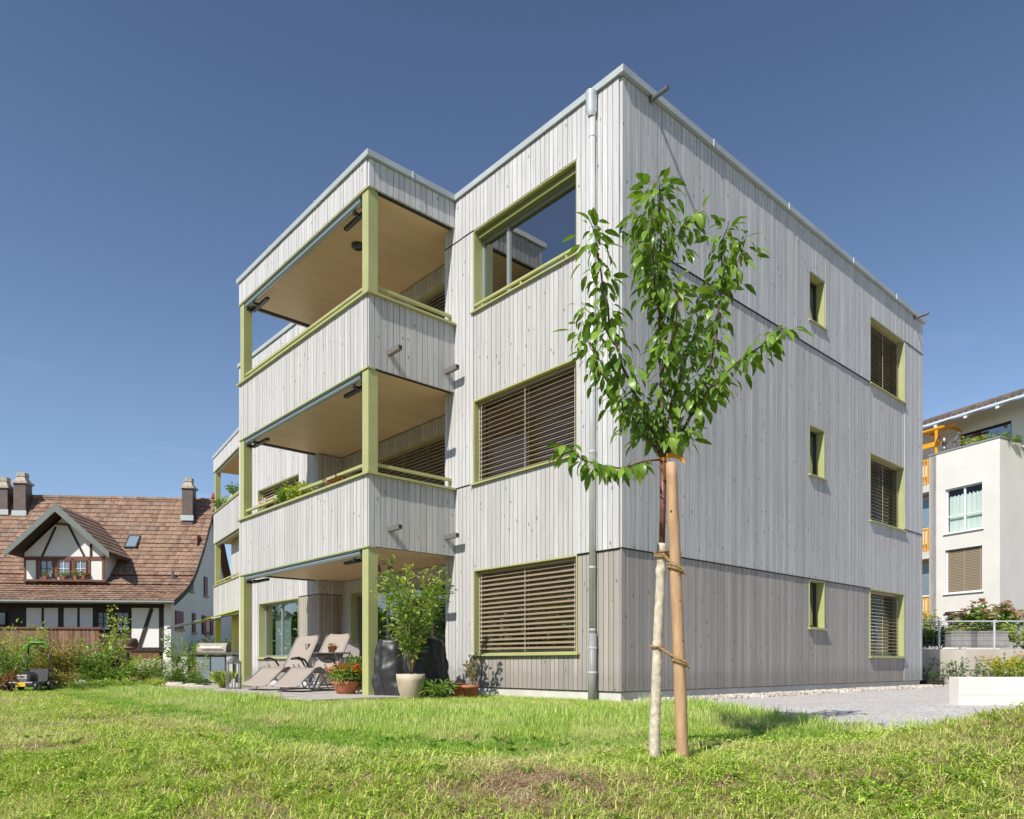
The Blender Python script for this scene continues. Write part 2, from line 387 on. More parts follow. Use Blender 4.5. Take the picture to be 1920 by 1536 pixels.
def wall(root, ax, c, u0, u1, z0, z1, holes=(), joints=(), w=(.085,.118), world=True, inward=1, keep=True, thick=.2, name='wall'):
    """a boarded wall; boards stand 20 mm proud of a dark membrane, the face of the boards lies at c"""
    holes = list(holes); mb = MB()
    ins = .035 if ax == 'y' else .004
    for a, b, zz0, zz1 in grid_fill(u0 + ins, u1 - ins, z0 + .01, z1 - .01, holes):
        pbox(mb, ax, c, a, b, .021 * inward, thick * inward, zz0, zz1)
    wo = mb.build(name, M_BACK, root)
    for a, b in cuts(u0, u1, holes, *w):
        um = (a + b) / 2
        segs = [(z0, z1)]
        cutz = [(h[2], h[3]) for h in holes if h[0] < um < h[1]] + [(j[2] - .009, j[2] + .009) for j in joints if j[0] <= um <= j[1]]
        for (c0, c1) in cutz:
            new = []
            for s0, s1 in segs:
                if c1 <= s0 or c0 >= s1: new.append((s0, s1)); continue
                if c0 - s0 > .02: new.append((s0, c0))
                if s1 - c1 > .02: new.append((c1, s1))
            segs = new
        tone0 = R()
        for s0, s1 in segs:
            zm = (s0 + s1) / 2; lev = 0 if s1 < 2.3 else (1 if s1 < 6.42 else 2)
            pr = .011 * lev + U(-.0018, .0018)
            g_ = .0048
            bx = (ax, c, a + g_, b - g_, (-pr) * inward, .02 * inward, s0, s1)
            q = P(ax, c, um, 0, zm); X, Y = camxy(q[0], q[1]) if world else (0, 99)
            BOARDS.append((wo, bx, min(.999, max(0, tone0 * .8 + R() * .2)), lev, (s1 - s0) / max(Y, 1), world and keep))
    return wo

def flash(par, ax, c, u0, u1, z, lev):
    m = MB(); pbox(m, ax, c, u0, u1, -.011 * lev - .012, .02, z - .003, z + .003); m.build('joint_flashing', M_DARKM, par)
WH_X = [(.82,3.24,6.40,7.80), (.82,3.24,3.46,4.89), (.82,3.24,.54,1.99)]
wl_main = wall(BLD, 'x', 0, 0.022, 4.05, 0, 8.52, WH_X, [(3.24,4.1,7.80),(3.24,4.1,3.47),(0,.82,1.99)])
WH_F = [(9.9,12.2,.54,1.97), (9.85,12.25,3.46,4.93)]
wall(BLD, 'x', 0, 8.88, 13.5, 0, 8.52, WH_F, [(8.88,9.9,1.99)], keep=False)
WH_Y = [(5.46,6.09,1.06,1.98),(5.46,6.09,3.95,4.90),(5.46,6.09,6.85,7.78),(8.18,10.04,.54,1.99),(8.18,10.04,3.44,4.89),(8.18,10.04,6.36,7.79)]
wall(BLD, 'y', 0, 0.0, 11.15, 0, 8.52, WH_Y, [(0,8.18,1.995),(0,8.18,6.37),(10.04,11.2,3.48),(10.04,11.2,7.79)])
for a, b, z, l in ((0,8.18,1.995,1),(0,8.18,6.37,2),(10.04,11.15,3.48,1),(10.04,11.15,7.79,2)): flash(BLD, 'y', 0, a, b, z, l)
for a, b, z, l in ((3.24,4.05,7.80,2),(3.24,4.05,3.47,1),(0.02,.82,1.99,1)): flash(BLD, 'x', 0, a, b, z, l)
# loggia recess
ND = [(4.35,8.45,-.1,2.02),(4.35,8.45,2.55,4.85),(4.35,8.45,5.45,7.75)]
for k, (zb, zt) in enumerate(((-.1,2.30),(2.52,5.18),(5.42,8.08))):
    h = ND[k]
    wall(BLD, 'x', .58, 4.05, 8.87, zb, zt, [h], [], keep=False)
    wall(BLD, 'y', 8.87, 0, .58, zb, zt, [], [(0,.6,1.99)] if k == 0 else [], keep=False)
    wall(BLD, 'y', 4.05, 0.021, .58, zb, zt, [], inward=-1, keep=False, thick=.1)
# balcony parapets and the roof fascia: front (x = -1.75) and the two sides
for (zb, zt) in ((2.29,3.44),(5.18,6.34),(8.08,8.52)):
    wall(BLD, 'x', -1.75, 3.80, 9.05, zb, zt, w=(.095,.125), thick=.12, name='parapet' if zt < 8 else 'fascia')
    wall(BLD, 'y', 3.78, -1.752, -.012, zb, zt, w=(.105,.13), thick=.12, name='parapet' if zt < 8 else 'fascia')
    wall(BLD, 'y', 9.07, -1.75, -.012, zb, zt, w=(.105,.13), inward=-1, thick=.12, keep=False, name='parapet' if zt < 8 else 'fascia')
WMAT = [M_WOOD_LOW, M_WOOD_MID, M_WOOD_UP]
def flush_boards(limit=300):
    global BOARDS
    kept = sorted([b for b in BOARDS if b[5]], key=lambda b: -b[4])[:limit]; ks = {id(b) for b in kept}
    bulk = {}
    for b in BOARDS:
        wo, bx, tone, lev, sz, w = b
        if id(b) in ks:
            m = MB(); pbox(m, bx[0], bx[1], *bx[2:], t=tone); m.build('board', WMAT[lev], wo)
        else:
            m = bulk.setdefault((wo.name, lev), (wo, MB())); pbox(m[1], bx[0], bx[1], *bx[2:], t=tone)
    for (nm, lev), (wo, m) in bulk.items(): m.build('board_run', WMAT[lev], wo, kind='stuff')
    BOARDS = []
flush_boards()
# slabs, floors, soffits, plinth
m = MB()
m.box(.03, 11.1, .03, 4.03, 8.45, 8.55); m.box(.6, 11.1, 4.03, 13.45, 8.45, 8.55); m.box(.03, .6, 8.9, 13.45, 8.45, 8.55)
m.box(11.0, 11.12, .03, 13.4, 0, 8.45); m.box(.2, 11.0, 13.36, 13.46, 0, 8.45); m.build('core', M_BACK, BLD)
for z0, z1 in ((2.31, 2.50), (5.20, 5.40), (8.10, 8.30)):
    m = MB(); m.box(-1.62, .578, 3.91, 8.94, z0 + .022, z1); fl_ = m.build('balcony_floor', M_CONC, BLD)
    for i in range(2):
        for j in range(4):
            MB().box(-1.617 + i * 1.1, -1.617 + i * 1.1 + 1.097, 3.913 + j * 1.257, 3.913 + j * 1.257 + 1.2545, z0 + U(-.001,.001), z0 + .02).build('soffit_panel', M_PLY, fl_)
m = MB()
m.box(.03, 11.10, .03, 3.9, -.45, -.012); m.box(.03, 11.10, 3.9, 13.4, -.45, -.121); m.box(.03, .2, 8.9, 13.4, -.12, -.012)
m.build('plinth', M_CONC, BLD)
m = MB(); m.box(.012, 11.12, .012, .028, -.010, .012); m.box(.012, .028, .03, 4.0, -.010, .012); m.build('drip_flashing', M_DARKM, BLD)
# coping
m = MB()
def cope(x0, x1, y0, y1, z=8.53): m.box(x0, x1, y0, y1, z, 8.625)
cope(-.06, .25, -.085, 3.70); cope(.25, 11.19, -.085, .25); cope(-1.81, -1.5, 3.70, 9.11); cope(-1.5, .25, 3.70, 4.0); cope(-.06, .25, 9.112, 13.54); cope(-1.5, .25, 8.85, 9.11)
cope(10.9, 11.19, .25, 13.54); cope(.25, 10.9, 13.25, 13.54)
m.build('roof_coping', M_ZINC, BLD)
for q in [(xx, xx + .02, -.095, .2) for xx in (2.15, 4.55, 7.2, 9.4)] + [(-1.82, -1.6, yy, yy + .02) for yy in (5.5, 7.4)] + [(-.95, -.93, 3.69, 3.9)]:
    MB().box(*q, 8.522, 8.637).build('coping_clip', M_PIPE, BLD)
# green caps, edge trims, posts and rails of the loggia
for zt in (3.44, 6.34):
    m = MB(); m.box(-1.81, -1.60, 3.70, 9.11, zt, zt + .035); m.box(-1.60, -.03, 3.70, 3.93, zt, zt + .035); m.box(-1.60, .0, 8.92, 9.11, zt, zt + .035)
    m.build('parapet_cap', M_GREEN, BLD)
for zt in (2.265, 5.155, 8.055):
    m = MB(); m.box(-1.768, -1.62, 3.77, 9.08, zt, zt + .024); m.build('edge_trim', M_GREEN, BLD)
for zb, zt in ((-.12, 2.264), (3.476, 5.154), (6.376, 8.054)):
    for yy in (3.79, 8.86):
        m = MB(); m.box(-1.745, -1.565, yy, yy + .19, zb, zt); m.build('post', M_GREEN, BLD, bevel=.004)
for zt in (3.475, 6.375):
    m = MB(); m.box(-1.70, -1.64, 3.98, 8.86, zt + .15, zt + .195); m.box(-1.56, .0, 3.84, 3.90, zt + .15, zt + .195)
    for yy in (5.3, 6.9, 8.2): m.box(-1.685, -1.655, yy, yy + .03, zt, zt + .15)
    for xx in (-.06,): m.box(xx, xx + .03, 3.855, 3.885, zt, zt + .15)
    m.build('guard_rail', M_GREEN, BLD)
# awning cassettes with folding arms below the front trims
for zt in (2.265, 5.155, 8.055):
    m = MB(); m.tube([(-1.70, 4.06, zt - .065), (-1.70, 8.80, zt - .065)], .045, 10); m.box(-1.75, -1.66, 4.03, 8.83, zt - .02, zt - .001)
    aw = m.build('awning_cassette', M_TUBE, BLD, smooth_=False)
    for (a, b) in ((4.04, 4.85), (8.05, 8.80)): MB().box(-1.60, -1.53, a, b, zt - .16, zt - .11).build('awning_arm', M_DARKM, aw)
    for yy in (4.03, 4.30, 8.42, 8.74): MB().box(-1.72, -1.605, yy, yy + .05, zt - .17, zt - .12).build('arm_bracket', M_DARKM, aw)
# ceiling fittings
m = MB(); m.lathe([(0,0),(.10,0),(.12,.02),(.12,.05),(0,.05)], (-1.0, 5.4, 8.045), 16); m.build('ceiling_lamp', M_DARKM, BLD, True)
m = MB(); m.lathe([(0,0),(.03,0),(.03,.05)], (-.6, 5.7, 5.145), 10); m.build('ceiling_lamp', M_DARKM, BLD, True)
m = MB(); m.tube([(-.5, 5.0, 2.26), (-.5, 6.0, 2.26)], .012, 6)
for yy in (5.1, 5.5, 5.9): m.lathe([(.02,0),(.045,-.07),(.05,-.11),(0,-.10)], (-.5, yy, 2.25), 10)
m.build('spotlight_bar', M_MIDM, BLD)
# outlets (square tubes) on the balcony side and at the roof edge
for zc in (2.56, 5.45):
    for xx in (-1.40, -.24):
        m = MB(); m.box(xx, xx + .075, 3.44, 3.78, zc, zc + .075); oo = m.build('overflow_spout', mat('spout', (.30,.27,.25), .45, metal=.6) if 'spout' not in bpy.data.materials else bpy.data.materials['spout'], BLD)
        mm = MB(); mm.box(xx + .01, xx + .065, 3.438, 3.4395, zc + .01, zc + .065); mm.build('opening', M_BACK, oo)
for xx in (.62, 10.6):
    m = MB(); m.tube([(xx, .0, 8.49), (xx, -.34, 8.50)], .034, 10); m.build('overflow_spout', M_MIDM, BLD)
m = MB(); m.tube([(-.07,.47,.80),(-.07,.47,8.3)], .046, 14); pipe = m.build('downpipe', M_PIPE, BLD, True)
m = MB(); m.tube([(-.07,.47,-.35),(-.07,.47,.82)], .062, 14); m.build('pipe_sleeve', M_PIPE2, pipe, True)
m = MB(); m.lathe([(.045,-.10),(.078,-.02),(.08,.22),(.086,.235),(.086,.245),(.07,.245)], (-.09,.47,8.28), 16); m.build('hopper', M_PIPE, pipe, True)
for zc in (.25, .60, .86, 1.75, 3.4, 5.0, 6.6, 7.9):
    m = MB(); m.lathe([(.068 if zc < .8 else .052,0),(.068 if zc < .8 else .052,.03)], (-.07,.47,zc), 12); m.box(-.03, 0, .46, .48, zc + .005, zc + .025); m.build('pipe_clip', M_PIPE, pipe)

# ------------------------------------------------------------------ windows
SLATS = {}
def slat_mesh(ax, L, tilt, w=.075, mt=None):
    k = (ax, round(L, 2), tilt, w)
    if k not in SLATS:
        m = MB(); n = 4; rows = []
        for i in range(n + 1):
            f = i / n - .5; a = radians(tilt); d = f * w * cos(a); z = f * w * sin(a) + .006 * (1 - 4 * f * f)
            rows.append([P(ax, 0, -L / 2, d, z), P(ax, 0, L / 2, d, z)])
        m.sheet(rows); m.sheet([[(q[0], q[1], q[2] - .002) for q in r] for r in rows])
        SLATS[k] = m.mesh('slat', mt or M_SLAT)
    return SLATS[k]
def window(root, ax, c, h, blind=None, bd=.045, mull=(), depth=.17, sill=True, liner=M_GREEN, room=1.6, frame=M_FRAME, pane=M_GLASS, low=0, rail=False, proud=.014, single_slats=True, tilt=42, step=.077, cross=()):
    u0, u1, z0, z1 = h; t = .022
    m = MB()
    for (a, b, s, e) in ((u0, u0 + t, z0, z1), (u1 - t, u1, z0, z1), (u0 + t, u1 - t, z1 - t, z1), (u0 + t, u1 - t, z0, z0 + t)):
        pbox(m, ax, c, a, b, -proud, depth + .05, s, e)
    wo = m.build('window', liner, root)
    if sill:
        m = MB(); pbox(m, ax, c, u0 - .045, u1 + .045, -.06, .03, z0 - .022, z0 + .004)
        pbox(m, ax, c, u0 + t, u1 - t, .031, depth - .02, z0 + t + .001, z0 + t + .008); m.build('sill', liner, wo)
    m = MB(); f = .05; U0, U1, Z0, Z1 = u0 + t, u1 - t, z0 + t, z1 - t - low
    if low: pbox(m, ax, c, U0, U1, depth - .02, depth + .04, Z1, z1 - t)
    for (a, b, s, e) in ((U0, U0 + f, Z0, Z1), (U1 - f, U1, Z0, Z1), (U0 + f, U1 - f, Z1 - f, Z1), (U0 + f, U1 - f, Z0, Z0 + f)):
        pbox(m, ax, c, a, b, depth, depth + .05, s, e)
    for q in mull: pbox(m, ax, c, q - f * .7, q + f * .7, depth - .003, depth + .047, Z0 + f, Z1 - f)
    for q in cross: pbox(m, ax, c, U0 + f, U1 - f, depth - .001, depth + .045, q - f * .4, q + f * .4)
    m.build('frame', frame, wo)
    ms = [U0 + f] + sorted(mull) + [U1 - f]; zs = [Z0 + f] + sorted(cross) + [Z1 - f]
    for a, b in zip(ms, ms[1:]):
        for s_, e_ in zip(zs, zs[1:]):
            m = MB(); d = depth + .022; q4 = [P(ax, c, a, d, s_), P(ax, c, b, d, s_), P(ax, c, b, d, e_), P(ax, c, a, d, e_)]
            m.poly(q4[::-1] if ax == 'x' else q4); m.build('pane', pane, wo)
    if room:
        m = MB(); a, b = u0 - .3, u1 + .3; d0, d1 = depth + .056, depth + room; s, e = z0 - .3, z1 + .05
        A = lambda u, d, z: P(ax, c, u, d, z)
        m.poly([A(a,d1,s),A(b,d1,s),A(b,d1,e),A(a,d1,e)]); m.poly([A(a,d0,s),A(a,d1,s),A(a,d1,e),A(a,d0,e)]); m.poly([A(b,d0,s),A(b,d1,s),A(b,d1,e),A(b,d0,e)])
        m.poly([A(a,d0,s),A(b,d0,s),A(b,d1,s),A(a,d1,s)]); m.poly([A(a,d0,e),A(b,d0,e),A(b,d1,e),A(a,d1,e)])
        m.build('room', M_ROOM, wo)
    if blind is not None:
        L = u1 - u0 - 2 * t - .03; um = (u0 + u1) / 2; me = slat_mesh(ax, L, tilt)
        z = z1 - t - .09; zend = z0 + t + .02 if blind >= 1 else z1 - (z1 - z0) * blind
        m = MB(); pbox(m, ax, c, u0 + t + .01, u1 - t - .01, bd + .025, bd + .095, z1 - t - .05, z1 - t - .005); m.build('blind_box', M_SLAT, wo)
        bulk = MB()
        while z > zend:
            q = P(ax, c, um, bd + .06, z)
            if single_slats: inst('slat', me, wo, Matrix.Translation(q) @ Euler((U(-.004,.004), U(-.004,.004), 0)).to_matrix().to_4x4())
            else:
                n0 = len(bulk.v)
                for v in me.vertices: bulk.v.append(tuple(Vector(q) + v.co))
                for p_ in me.polygons: bulk.f.append(tuple(n0 + i for i in p_.vertices)); bulk.tone.append(None)
            z -= step
        if bulk.v: bulk.build('slat_stack', M_SLAT, wo, kind='stuff')
        m = MB()
        cu = [u0 + .12, um, u1 - .12] if L > 1.4 else [u0 + L * .5 + .02, u1 - .28]
        for q in cu:
            for dd in (bd + .022, bd + .098): pbox(m, ax, c, q - .004, q + .004, dd - .002, dd + .002, zend, z1 - t - .05)
        for q in (u0 + t + .003, u1 - t - .013): pbox(m, ax, c, q, q + .01, bd + .05, bd + .072, z0 + t + .009, z1 - t - .002)
        m.build('blind_cord', M_CORD, wo)
    if rail:
        m = MB(); pbox(m, ax, c, u0 + .06, u1 - t, -.03, .015, z0 + .085, z0 + .125)
        for q in (u0 + .2, um if blind else (u0 + u1) / 2, u1 - .25): pbox(m, ax, c, q, q + .03, -.02, .005, z0 + .005, z0 + .085)
        m.build('guard_rail', M_GREEN, wo)
    return wo
W1 = window(BLD, 'x', 0, WH_X[0], mull=(2.55,), low=.10, rail=True)
# raised blind packet at the head of that window
m = MB(); m.box(.06, .14, .87, 3.19, 7.67, 7.77); m.build('blind_box', mat('olive_dark', (.16,.18,.05), .5), W1)
window(BLD, 'x', 0, WH_X[1], blind=1, tilt=30)
window(BLD, 'x', 0, WH_X[2], blind=1, tilt=34)
for i in range(3): window(BLD, 'y', 0, WH_Y[i], mull=(), depth=.145, frame=M_DARKM)
for i in range(3, 6): window(BLD, 'y', 0, WH_Y[i], blind=1, tilt=26, depth=.20, bd=.075)
GW = window(BLD, 'x', 0, WH_F[0], mull=(11.15,), depth=.15)
m = MB(); rows = []
for k in range(31):
    u = 11.2 + .85 * k / 30; d = .42 + .04 * sin(k * 1.4); rows.append([(d, u, .56), (d, u, 1.93)])
m.sheet(rows); m.build('curtain', M_CURT, GW, True)
window(BLD, 'x', 0, WH_F[1], mull=(11.1,), blind=.25, single_slats=False)
for k, h in enumerate(ND):
    window(BLD, 'x', .58, h, mull=(5.6, 7.1), blind=(None, .45, .5)[k], depth=.12, sill=False, proud=.01, single_slats=False, tilt=60, step=.07)

# ------------------------------------------------------------------ leaves, stems and ropes
class LeafMass(MB):
    def leaf(s, p, d, n, L, Wd, curl=.25):
        d = d.normalized(); b = d.cross(n)
        b = b.normalized() if b.length > 1e-5 else d.orthogonal().normalized(); n = b.cross(d)
        q = len(s.v)
        for (a, w, h) in ((0,0,0),(.32,.5,.10),(.70,.38,.02),(1,0,-curl),(.70,-.38,.02),(.32,-.5,.10)):
            s.v.append(tuple(p + d * (a * L) + b * (w * Wd) + n * (h * L)))
        s.f += [(q,q+1,q+2,q+3),(q,q+3,q+4,q+5)]; s.tone += [None, None]
def rv(): 
    while True:
        v = Vector((U(-1,1), U(-1,1), U(-1,1)))
        if .05 < v.length < 1: return v.normalized()
def lerp_path(pts, f):
    k = f * (len(pts) - 1); i = min(int(k), len(pts) - 2); return pts[i].lerp(pts[i+1], k - i)
def make_stems(h, rad, n, form, wander=.12):
    out = []
    for i in range(n):
        a = 2 * pi * (i + R() * .7) / n; rr = rad * sqrt(R() * .9 + .1); hh = h * U(.65, 1.0)
        pts = []
        for k in range(6):
            f = k / 5
            if form == 'round': r_ = rr * sin(f * pi * .5); z = hh * f * (1 - .25 * f * rr / max(rad, .01))
            elif form == 'column': r_ = rr * (.45 + .55 * f) * min(1, f * 3); z = hh * f
            else: r_ = rr * f ** 1.3; z = hh * f
            pts.append(Vector((cos(a) * r_ + U(-1,1) * wander * rad * f, sin(a) * r_ + U(-1,1) * wander * rad * f, z)))
        out.append(pts)
    return out
def plant(root, h, rad, nst, nlf, L, lm, sm=None, form='round', base=0.0, off=(0,0,0), spread=.12, fw=.5, sr=.008, low=.15, flower=None, nfl=0, fs=.05, wander=.12, flname='flower', lname='foliage', up=.25):
    off = Vector(off); st = make_stems(h, rad, nst, form, wander)
    m = MB()
    for s_ in st: m.tube([off + p for p in s_], [sr * (1 - .75 * k / 5) for k in range(6)], 5)
    m.build('stem', sm or M_TWIG, root, True)
    lm_ = LeafMass()
    for _ in range(nlf):
        s_ = random.choice(st); f = low + (1 - low) * R() ** .8
        p = lerp_path(s_, f); q = rv() * spread * (R() ** .6); q.z *= .8
        d = (q + Vector((p.x, p.y, 0)) * .25 + Vector((0, 0, up * spread)) + rv() * .03)
        n = Vector((U(-.5,.5), U(-.5,.5), 1)); s = L * U(.6, 1.25)
        lm_.leaf(off + p + q, d if d.length > 0 else Vector((1,0,0)), n, s, s * fw, U(.05,.4))
    o = lm_.build(lname, lm, root, kind='stuff')
    if flower and nfl:
        fm = LeafMass()
        for _ in range(nfl):
            s_ = random.choice(st); f = U(.75, 1.0); p = lerp_path(s_, f); q = Vector((p.x, p.y, 0)); q = q.normalized() if q.length > .01 else Vector((1,0,0)); p = p + q * spread * U(.3,1.0) + Vector((0,0, spread * U(.1,1.0))) + rv() * spread * .3
            for k in range(9):
                a = 2 * pi * k / 9; v = Vector((cos(a), sin(a), U(-.1, .7))); fm.leaf(off + p, v, Vector((0,0,1)), fs * .5, fs * .38, .2)
        fm.build(flname, flower, root, kind='stuff')
    return st
def bush(name, label, cat, loc, *a, group=None, **k):
    t = thing(name, label, cat, loc, U(0, 6), group); plant(t, *a, **k); return t
def gpt(px, Y, dz=0):
    p = CF((px - 960) / 1380 * Y, Y); p.z = ground_z(p.x, p.y) + dz; return p

# ------------------------------------------------------------------ second timber block (far left)
WG = thing('apartment_building', 'small strip of a second pale timber block with green posts, left of the large one', 'building', CF((401-960)/1380*29.2, 29.2), YAW + radians(33.4))
for (zb, zt) in ((2.30,3.44),(5.17,6.33),(8.0,8.5)):
    wall(WG, 'x', 0, -5.4, 0, zb, zt, w=(.16,.2), world=False, thick=.12, name='parapet' if zt < 8 else 'fascia')
    if zt < 8:
        m = MB(); m.box(-.05, .14, -5.4, .04, zt, zt + .035); m.build('parapet_cap', M_GREEN, WG)
        m = MB(); m.box(.05, .10, -5.4, -.2, zt + .15, zt + .20)
        for yy in (-1.6, -3.2): m.box(.06, .09, yy, yy + .03, zt + .036, zt + .15)
        m.build('guard_rail', M_GREEN, WG)
    m = MB(); m.box(-.02, .13, -5.4, .02, zb - .035, zb - .002); m.build('edge_trim', M_GREEN, WG)
m = MB(); m.box(-.05, .2, -5.4, .05, 8.51, 8.64); m.build('roof_coping', M_ZINC, WG)
for (z0, z1) in ((2.32,2.5),(5.19,5.4),(8.02,8.25)):
    m = MB(); m.box(.13, 2.4, -5.4, -.02, z0, z1); m.build('balcony_floor', M_PLY, WG)
for (zb, zt) in ((-.15,2.26),(3.48,5.13),(6.37,7.96)):
    m = MB(); m.box(.01, .20, -.28, -.08, zb, zt); m.build('post', M_GREEN, WG)
    m = MB(); m.tube([(.07,-5.3,zt-.05),(.07,-.35,zt-.05)], .045, 8); m.build('awning_cassette', M_TUBE, WG)
wall(WG, 'x', .45, -5.4, -1.0, -.1, 2.28, world=False, w=(.16,.2)); wall(WG, 'x', .45, -5.4, -1.0, 3.5, 5.15, world=False, w=(.16,.2))
flush_boards(0)
# open fabric awning of the ground floor
m = MB(); rows = []
for k in range(9):
    f = k / 8; xx = -.02 - 1.65 * f; zz = 2.29 - .52 * f - .03 * sin(f * pi); rows.append([(xx, -5.2, zz), (xx, -.2, zz)])
m.sheet(rows)
aw = thing('awning', 'lime green fabric awning rolled out low over the far left terrace', 'awning', WG.location, WG.rotation_euler.z)
m.build('fabric', leaf_material('lime_fabric', (.55,.60,.06), (.60,.64,.08), .6, .9), aw)
m = MB(); m.box(-1.73, -1.66, -5.25, -.15, 1.72, 1.80); m.build('front_bar', M_MIDM, aw)
for yy in (-.5, -4.9):
    m = MB(); m.tube([(0,yy,2.12),(-.85,yy-.4,1.95),(-1.68,yy,1.76)], .025, 6); m.build('folding_arm', M_MIDM, aw)
# lower-left: pale planters with plants on the upper parapets of that block
for (yy, zz, lab) in ((-2.2, 6.37, 'white planter with a green plant on the top parapet of the far left block'),):
    M3 = WG.matrix_basis
    t = thing('planter', lab, 'plant pot', M3 @ Vector((.3, yy, zz)), 0)
    m = MB(); m.lathe([(0,0),(.13,0),(.17,.34),(.15,.34),(.14,.30),(0,.30)], n=12); m.build('pot', M_WHITE, t)
    plant(t, .5, .3, 8, 260, .10, M_LEAF, off=(0,0,.3), spread=.12)
t = thing('balcony_plants', 'row of small green plants along the top rail of the far left block', 'plant', WG.matrix_basis @ Vector((.0, -1.2, 6.40)), WG.rotation_euler.z)
plant(t, .35, .12, 5, 120, .09, M_LEAF, spread=.1)
plant(t, .5, .1, 4, 100, .08, M_LEAFD, off=(.0,.5,0), spread=.1); plant(t, .3, .1, 5, 100, .08, M_LEAFY, off=(0,-.7,0), spread=.1)

# ------------------------------------------------------------------ farmhouse
def tile_material(name, stops):
    m = bpy.data.materials.new(name); m.use_nodes = True; t = NT(m); oi = t.n('ShaderNodeObjectInfo'); at = t.n('ShaderNodeAttribute'); at.attribute_name = 'tone'
    tc = t.n('ShaderNodeNewGeometry'); f = t.math('FRACT', t.math('ADD', at.outputs['Fac'], oi.outputs['Random']))
    c = t.ramp(f, stops); nz = t.noise(tc.outputs['Position'], 9, 5); c = t.mix(t.ramp(nz, [(.42, (0,0,0)), (.68, (.65,.65,.65))]), c, (.13,.105,.08))
    nb = t.noise(tc.outputs['Position'], .8, 3); c = t.mix(t.ramp(nb, [(.4, (0,0,0)), (.7, (.35,.35,.35))]), c, (.20,.15,.12))
    t.l(c, t.b.inputs['Base Color']); t.b.inputs['Roughness'].default_value = .85; return m
M_TILE = tile_material('clay_tile', [(0, (.20,.105,.07)), (.3, (.31,.175,.11)), (.7, (.41,.25,.165)), (1, (.25,.17,.12))])
M_TILE2 = tile_material('brown_tile', [(0, (.10,.078,.07)), (.5, (.16,.12,.105)), (1, (.22,.165,.14))])
M_TIMB = mat('dark_stained_timber', (.035,.024,.018), .7, noise=.3, nscale=5)
M_TIMB2 = mat('red_brown_timber', (.17,.065,.035), .6, noise=.25, nscale=6, stretch=(6,6,1))
M_PLAST = mat('farmhouse_plaster', (.78,.78,.74), .9, noise=.05, nscale=1.2, bump=.2, bscale=30)
M_BARGE = mat('grey_green_board', (.17,.19,.17), .6, noise=.1, nscale=4)
M_MAROON = mat('maroon_shutter', (.14,.02,.025), .5)
M_WFRAME = mat('white_window_frame', (.78,.78,.76), .5)
M_CHIM = mat('brown_chimney_metal', (.12,.09,.075), .55, metal=.2, noise=.15, nscale=3)
M_CAPC = mat('weathered_chimney_cap', (.42,.37,.30), .9, noise=.2, nscale=6)
FA = radians(5); FO = (-16.1, 35.0)
FH_ROOT = thing('farmhouse', 'old half-timbered farmhouse with tiled roof, dormer and white gable at the far left', 'house', CF(*FO), YAW + FA)
cA, sA = cos(FA), sin(FA)
def FHx(px, y): u = (px - 960) / 1380; return (u * (FO[1] + cA * y) - FO[0] + sA * y) / (cA - sA * u)
def FHz(py, x, y): Y = FO[1] + sA * x + cA * y; return CAM.z + (1246 - py) / 1380 * Y
def FP(px, py, y): x = FHx(px, y); return x, FHz(py, x, y)
def fbox(m, px0, px1, py0, py1, y0, y1, yr=None):
    yr = y0 if yr is None else yr
    x0, za = FP(px0, py0, yr); x1, zb = FP(px1, py1, yr); m.box(x0, x1, y0, y1, zb, za); return m
PROF = [(-.6,3.36),(.3,3.74),(1.1,4.13),(1.9,4.65),(2.7,5.45),(3.6,6.52),(4.6,7.93),(5.6,9.42)]
def rz(t):
    if t > 5.6: t = 11.2 - t
    for (a, b), (c, d) in zip(PROF, PROF[1:]):
        if t <= c: return b + (d - b) * (t - a) / (c - a)
    return PROF[-1][1]
XL = -16
m = MB()   # gable and walls
gp = [(0, -.4), (11.2, -.4), (11.2, 3.3)] + [(11.2 - t, z - .16) for t, z in PROF[1:]] + [(t, z - .16) for t, z in reversed(PROF[1:-1])] + [(0, 3.3)]
n = len(m.v); m.v += [(-.12, y, z) for y, z in gp] + [(-.42, y, z) for y, z in gp]; k = len(gp)
m.f.append(tuple(n + i for i in range(k))); m.f.append(tuple(n + k + i for i in reversed(range(k)))); m.tone += [None, None]
for i in range(k): m.f.append((n + (i+1) % k, n + i, n + k + i, n + k + (i+1) % k)); m.tone.append(None)
m.build('gable_wall', M_PLAST, FH_ROOT)
m = MB(); m.box(XL, -.43, .12, .4, -.4, 3.4); m.build('front_wall', M_TIMB, FH_ROOT)
# roof boarding under the tiles
m = MB(); prof2 = PROF + [(11.2 - t, z) for t, z in reversed(PROF[:-1])]
for (a, b), (c, d) in zip(prof2, prof2[1:]):
    m.v += [(XL,a,b-.03),(.25,a,b-.03),(.25,c,d-.03),(XL,c,d-.03),(XL,a,b-.17),(.25,a,b-.17),(.25,c,d-.17),(XL,c,d-.17)]; q = len(m.v) - 8
    for f in ((0,1,2,3),(7,6,5,4),(0,4,5,1),(1,5,6,2),(3,2,6,7)): m.f.append(tuple(q + i for i in f)); m.tone.append(None)
m.build('roof_boarding', M_TIMB2, FH_ROOT)
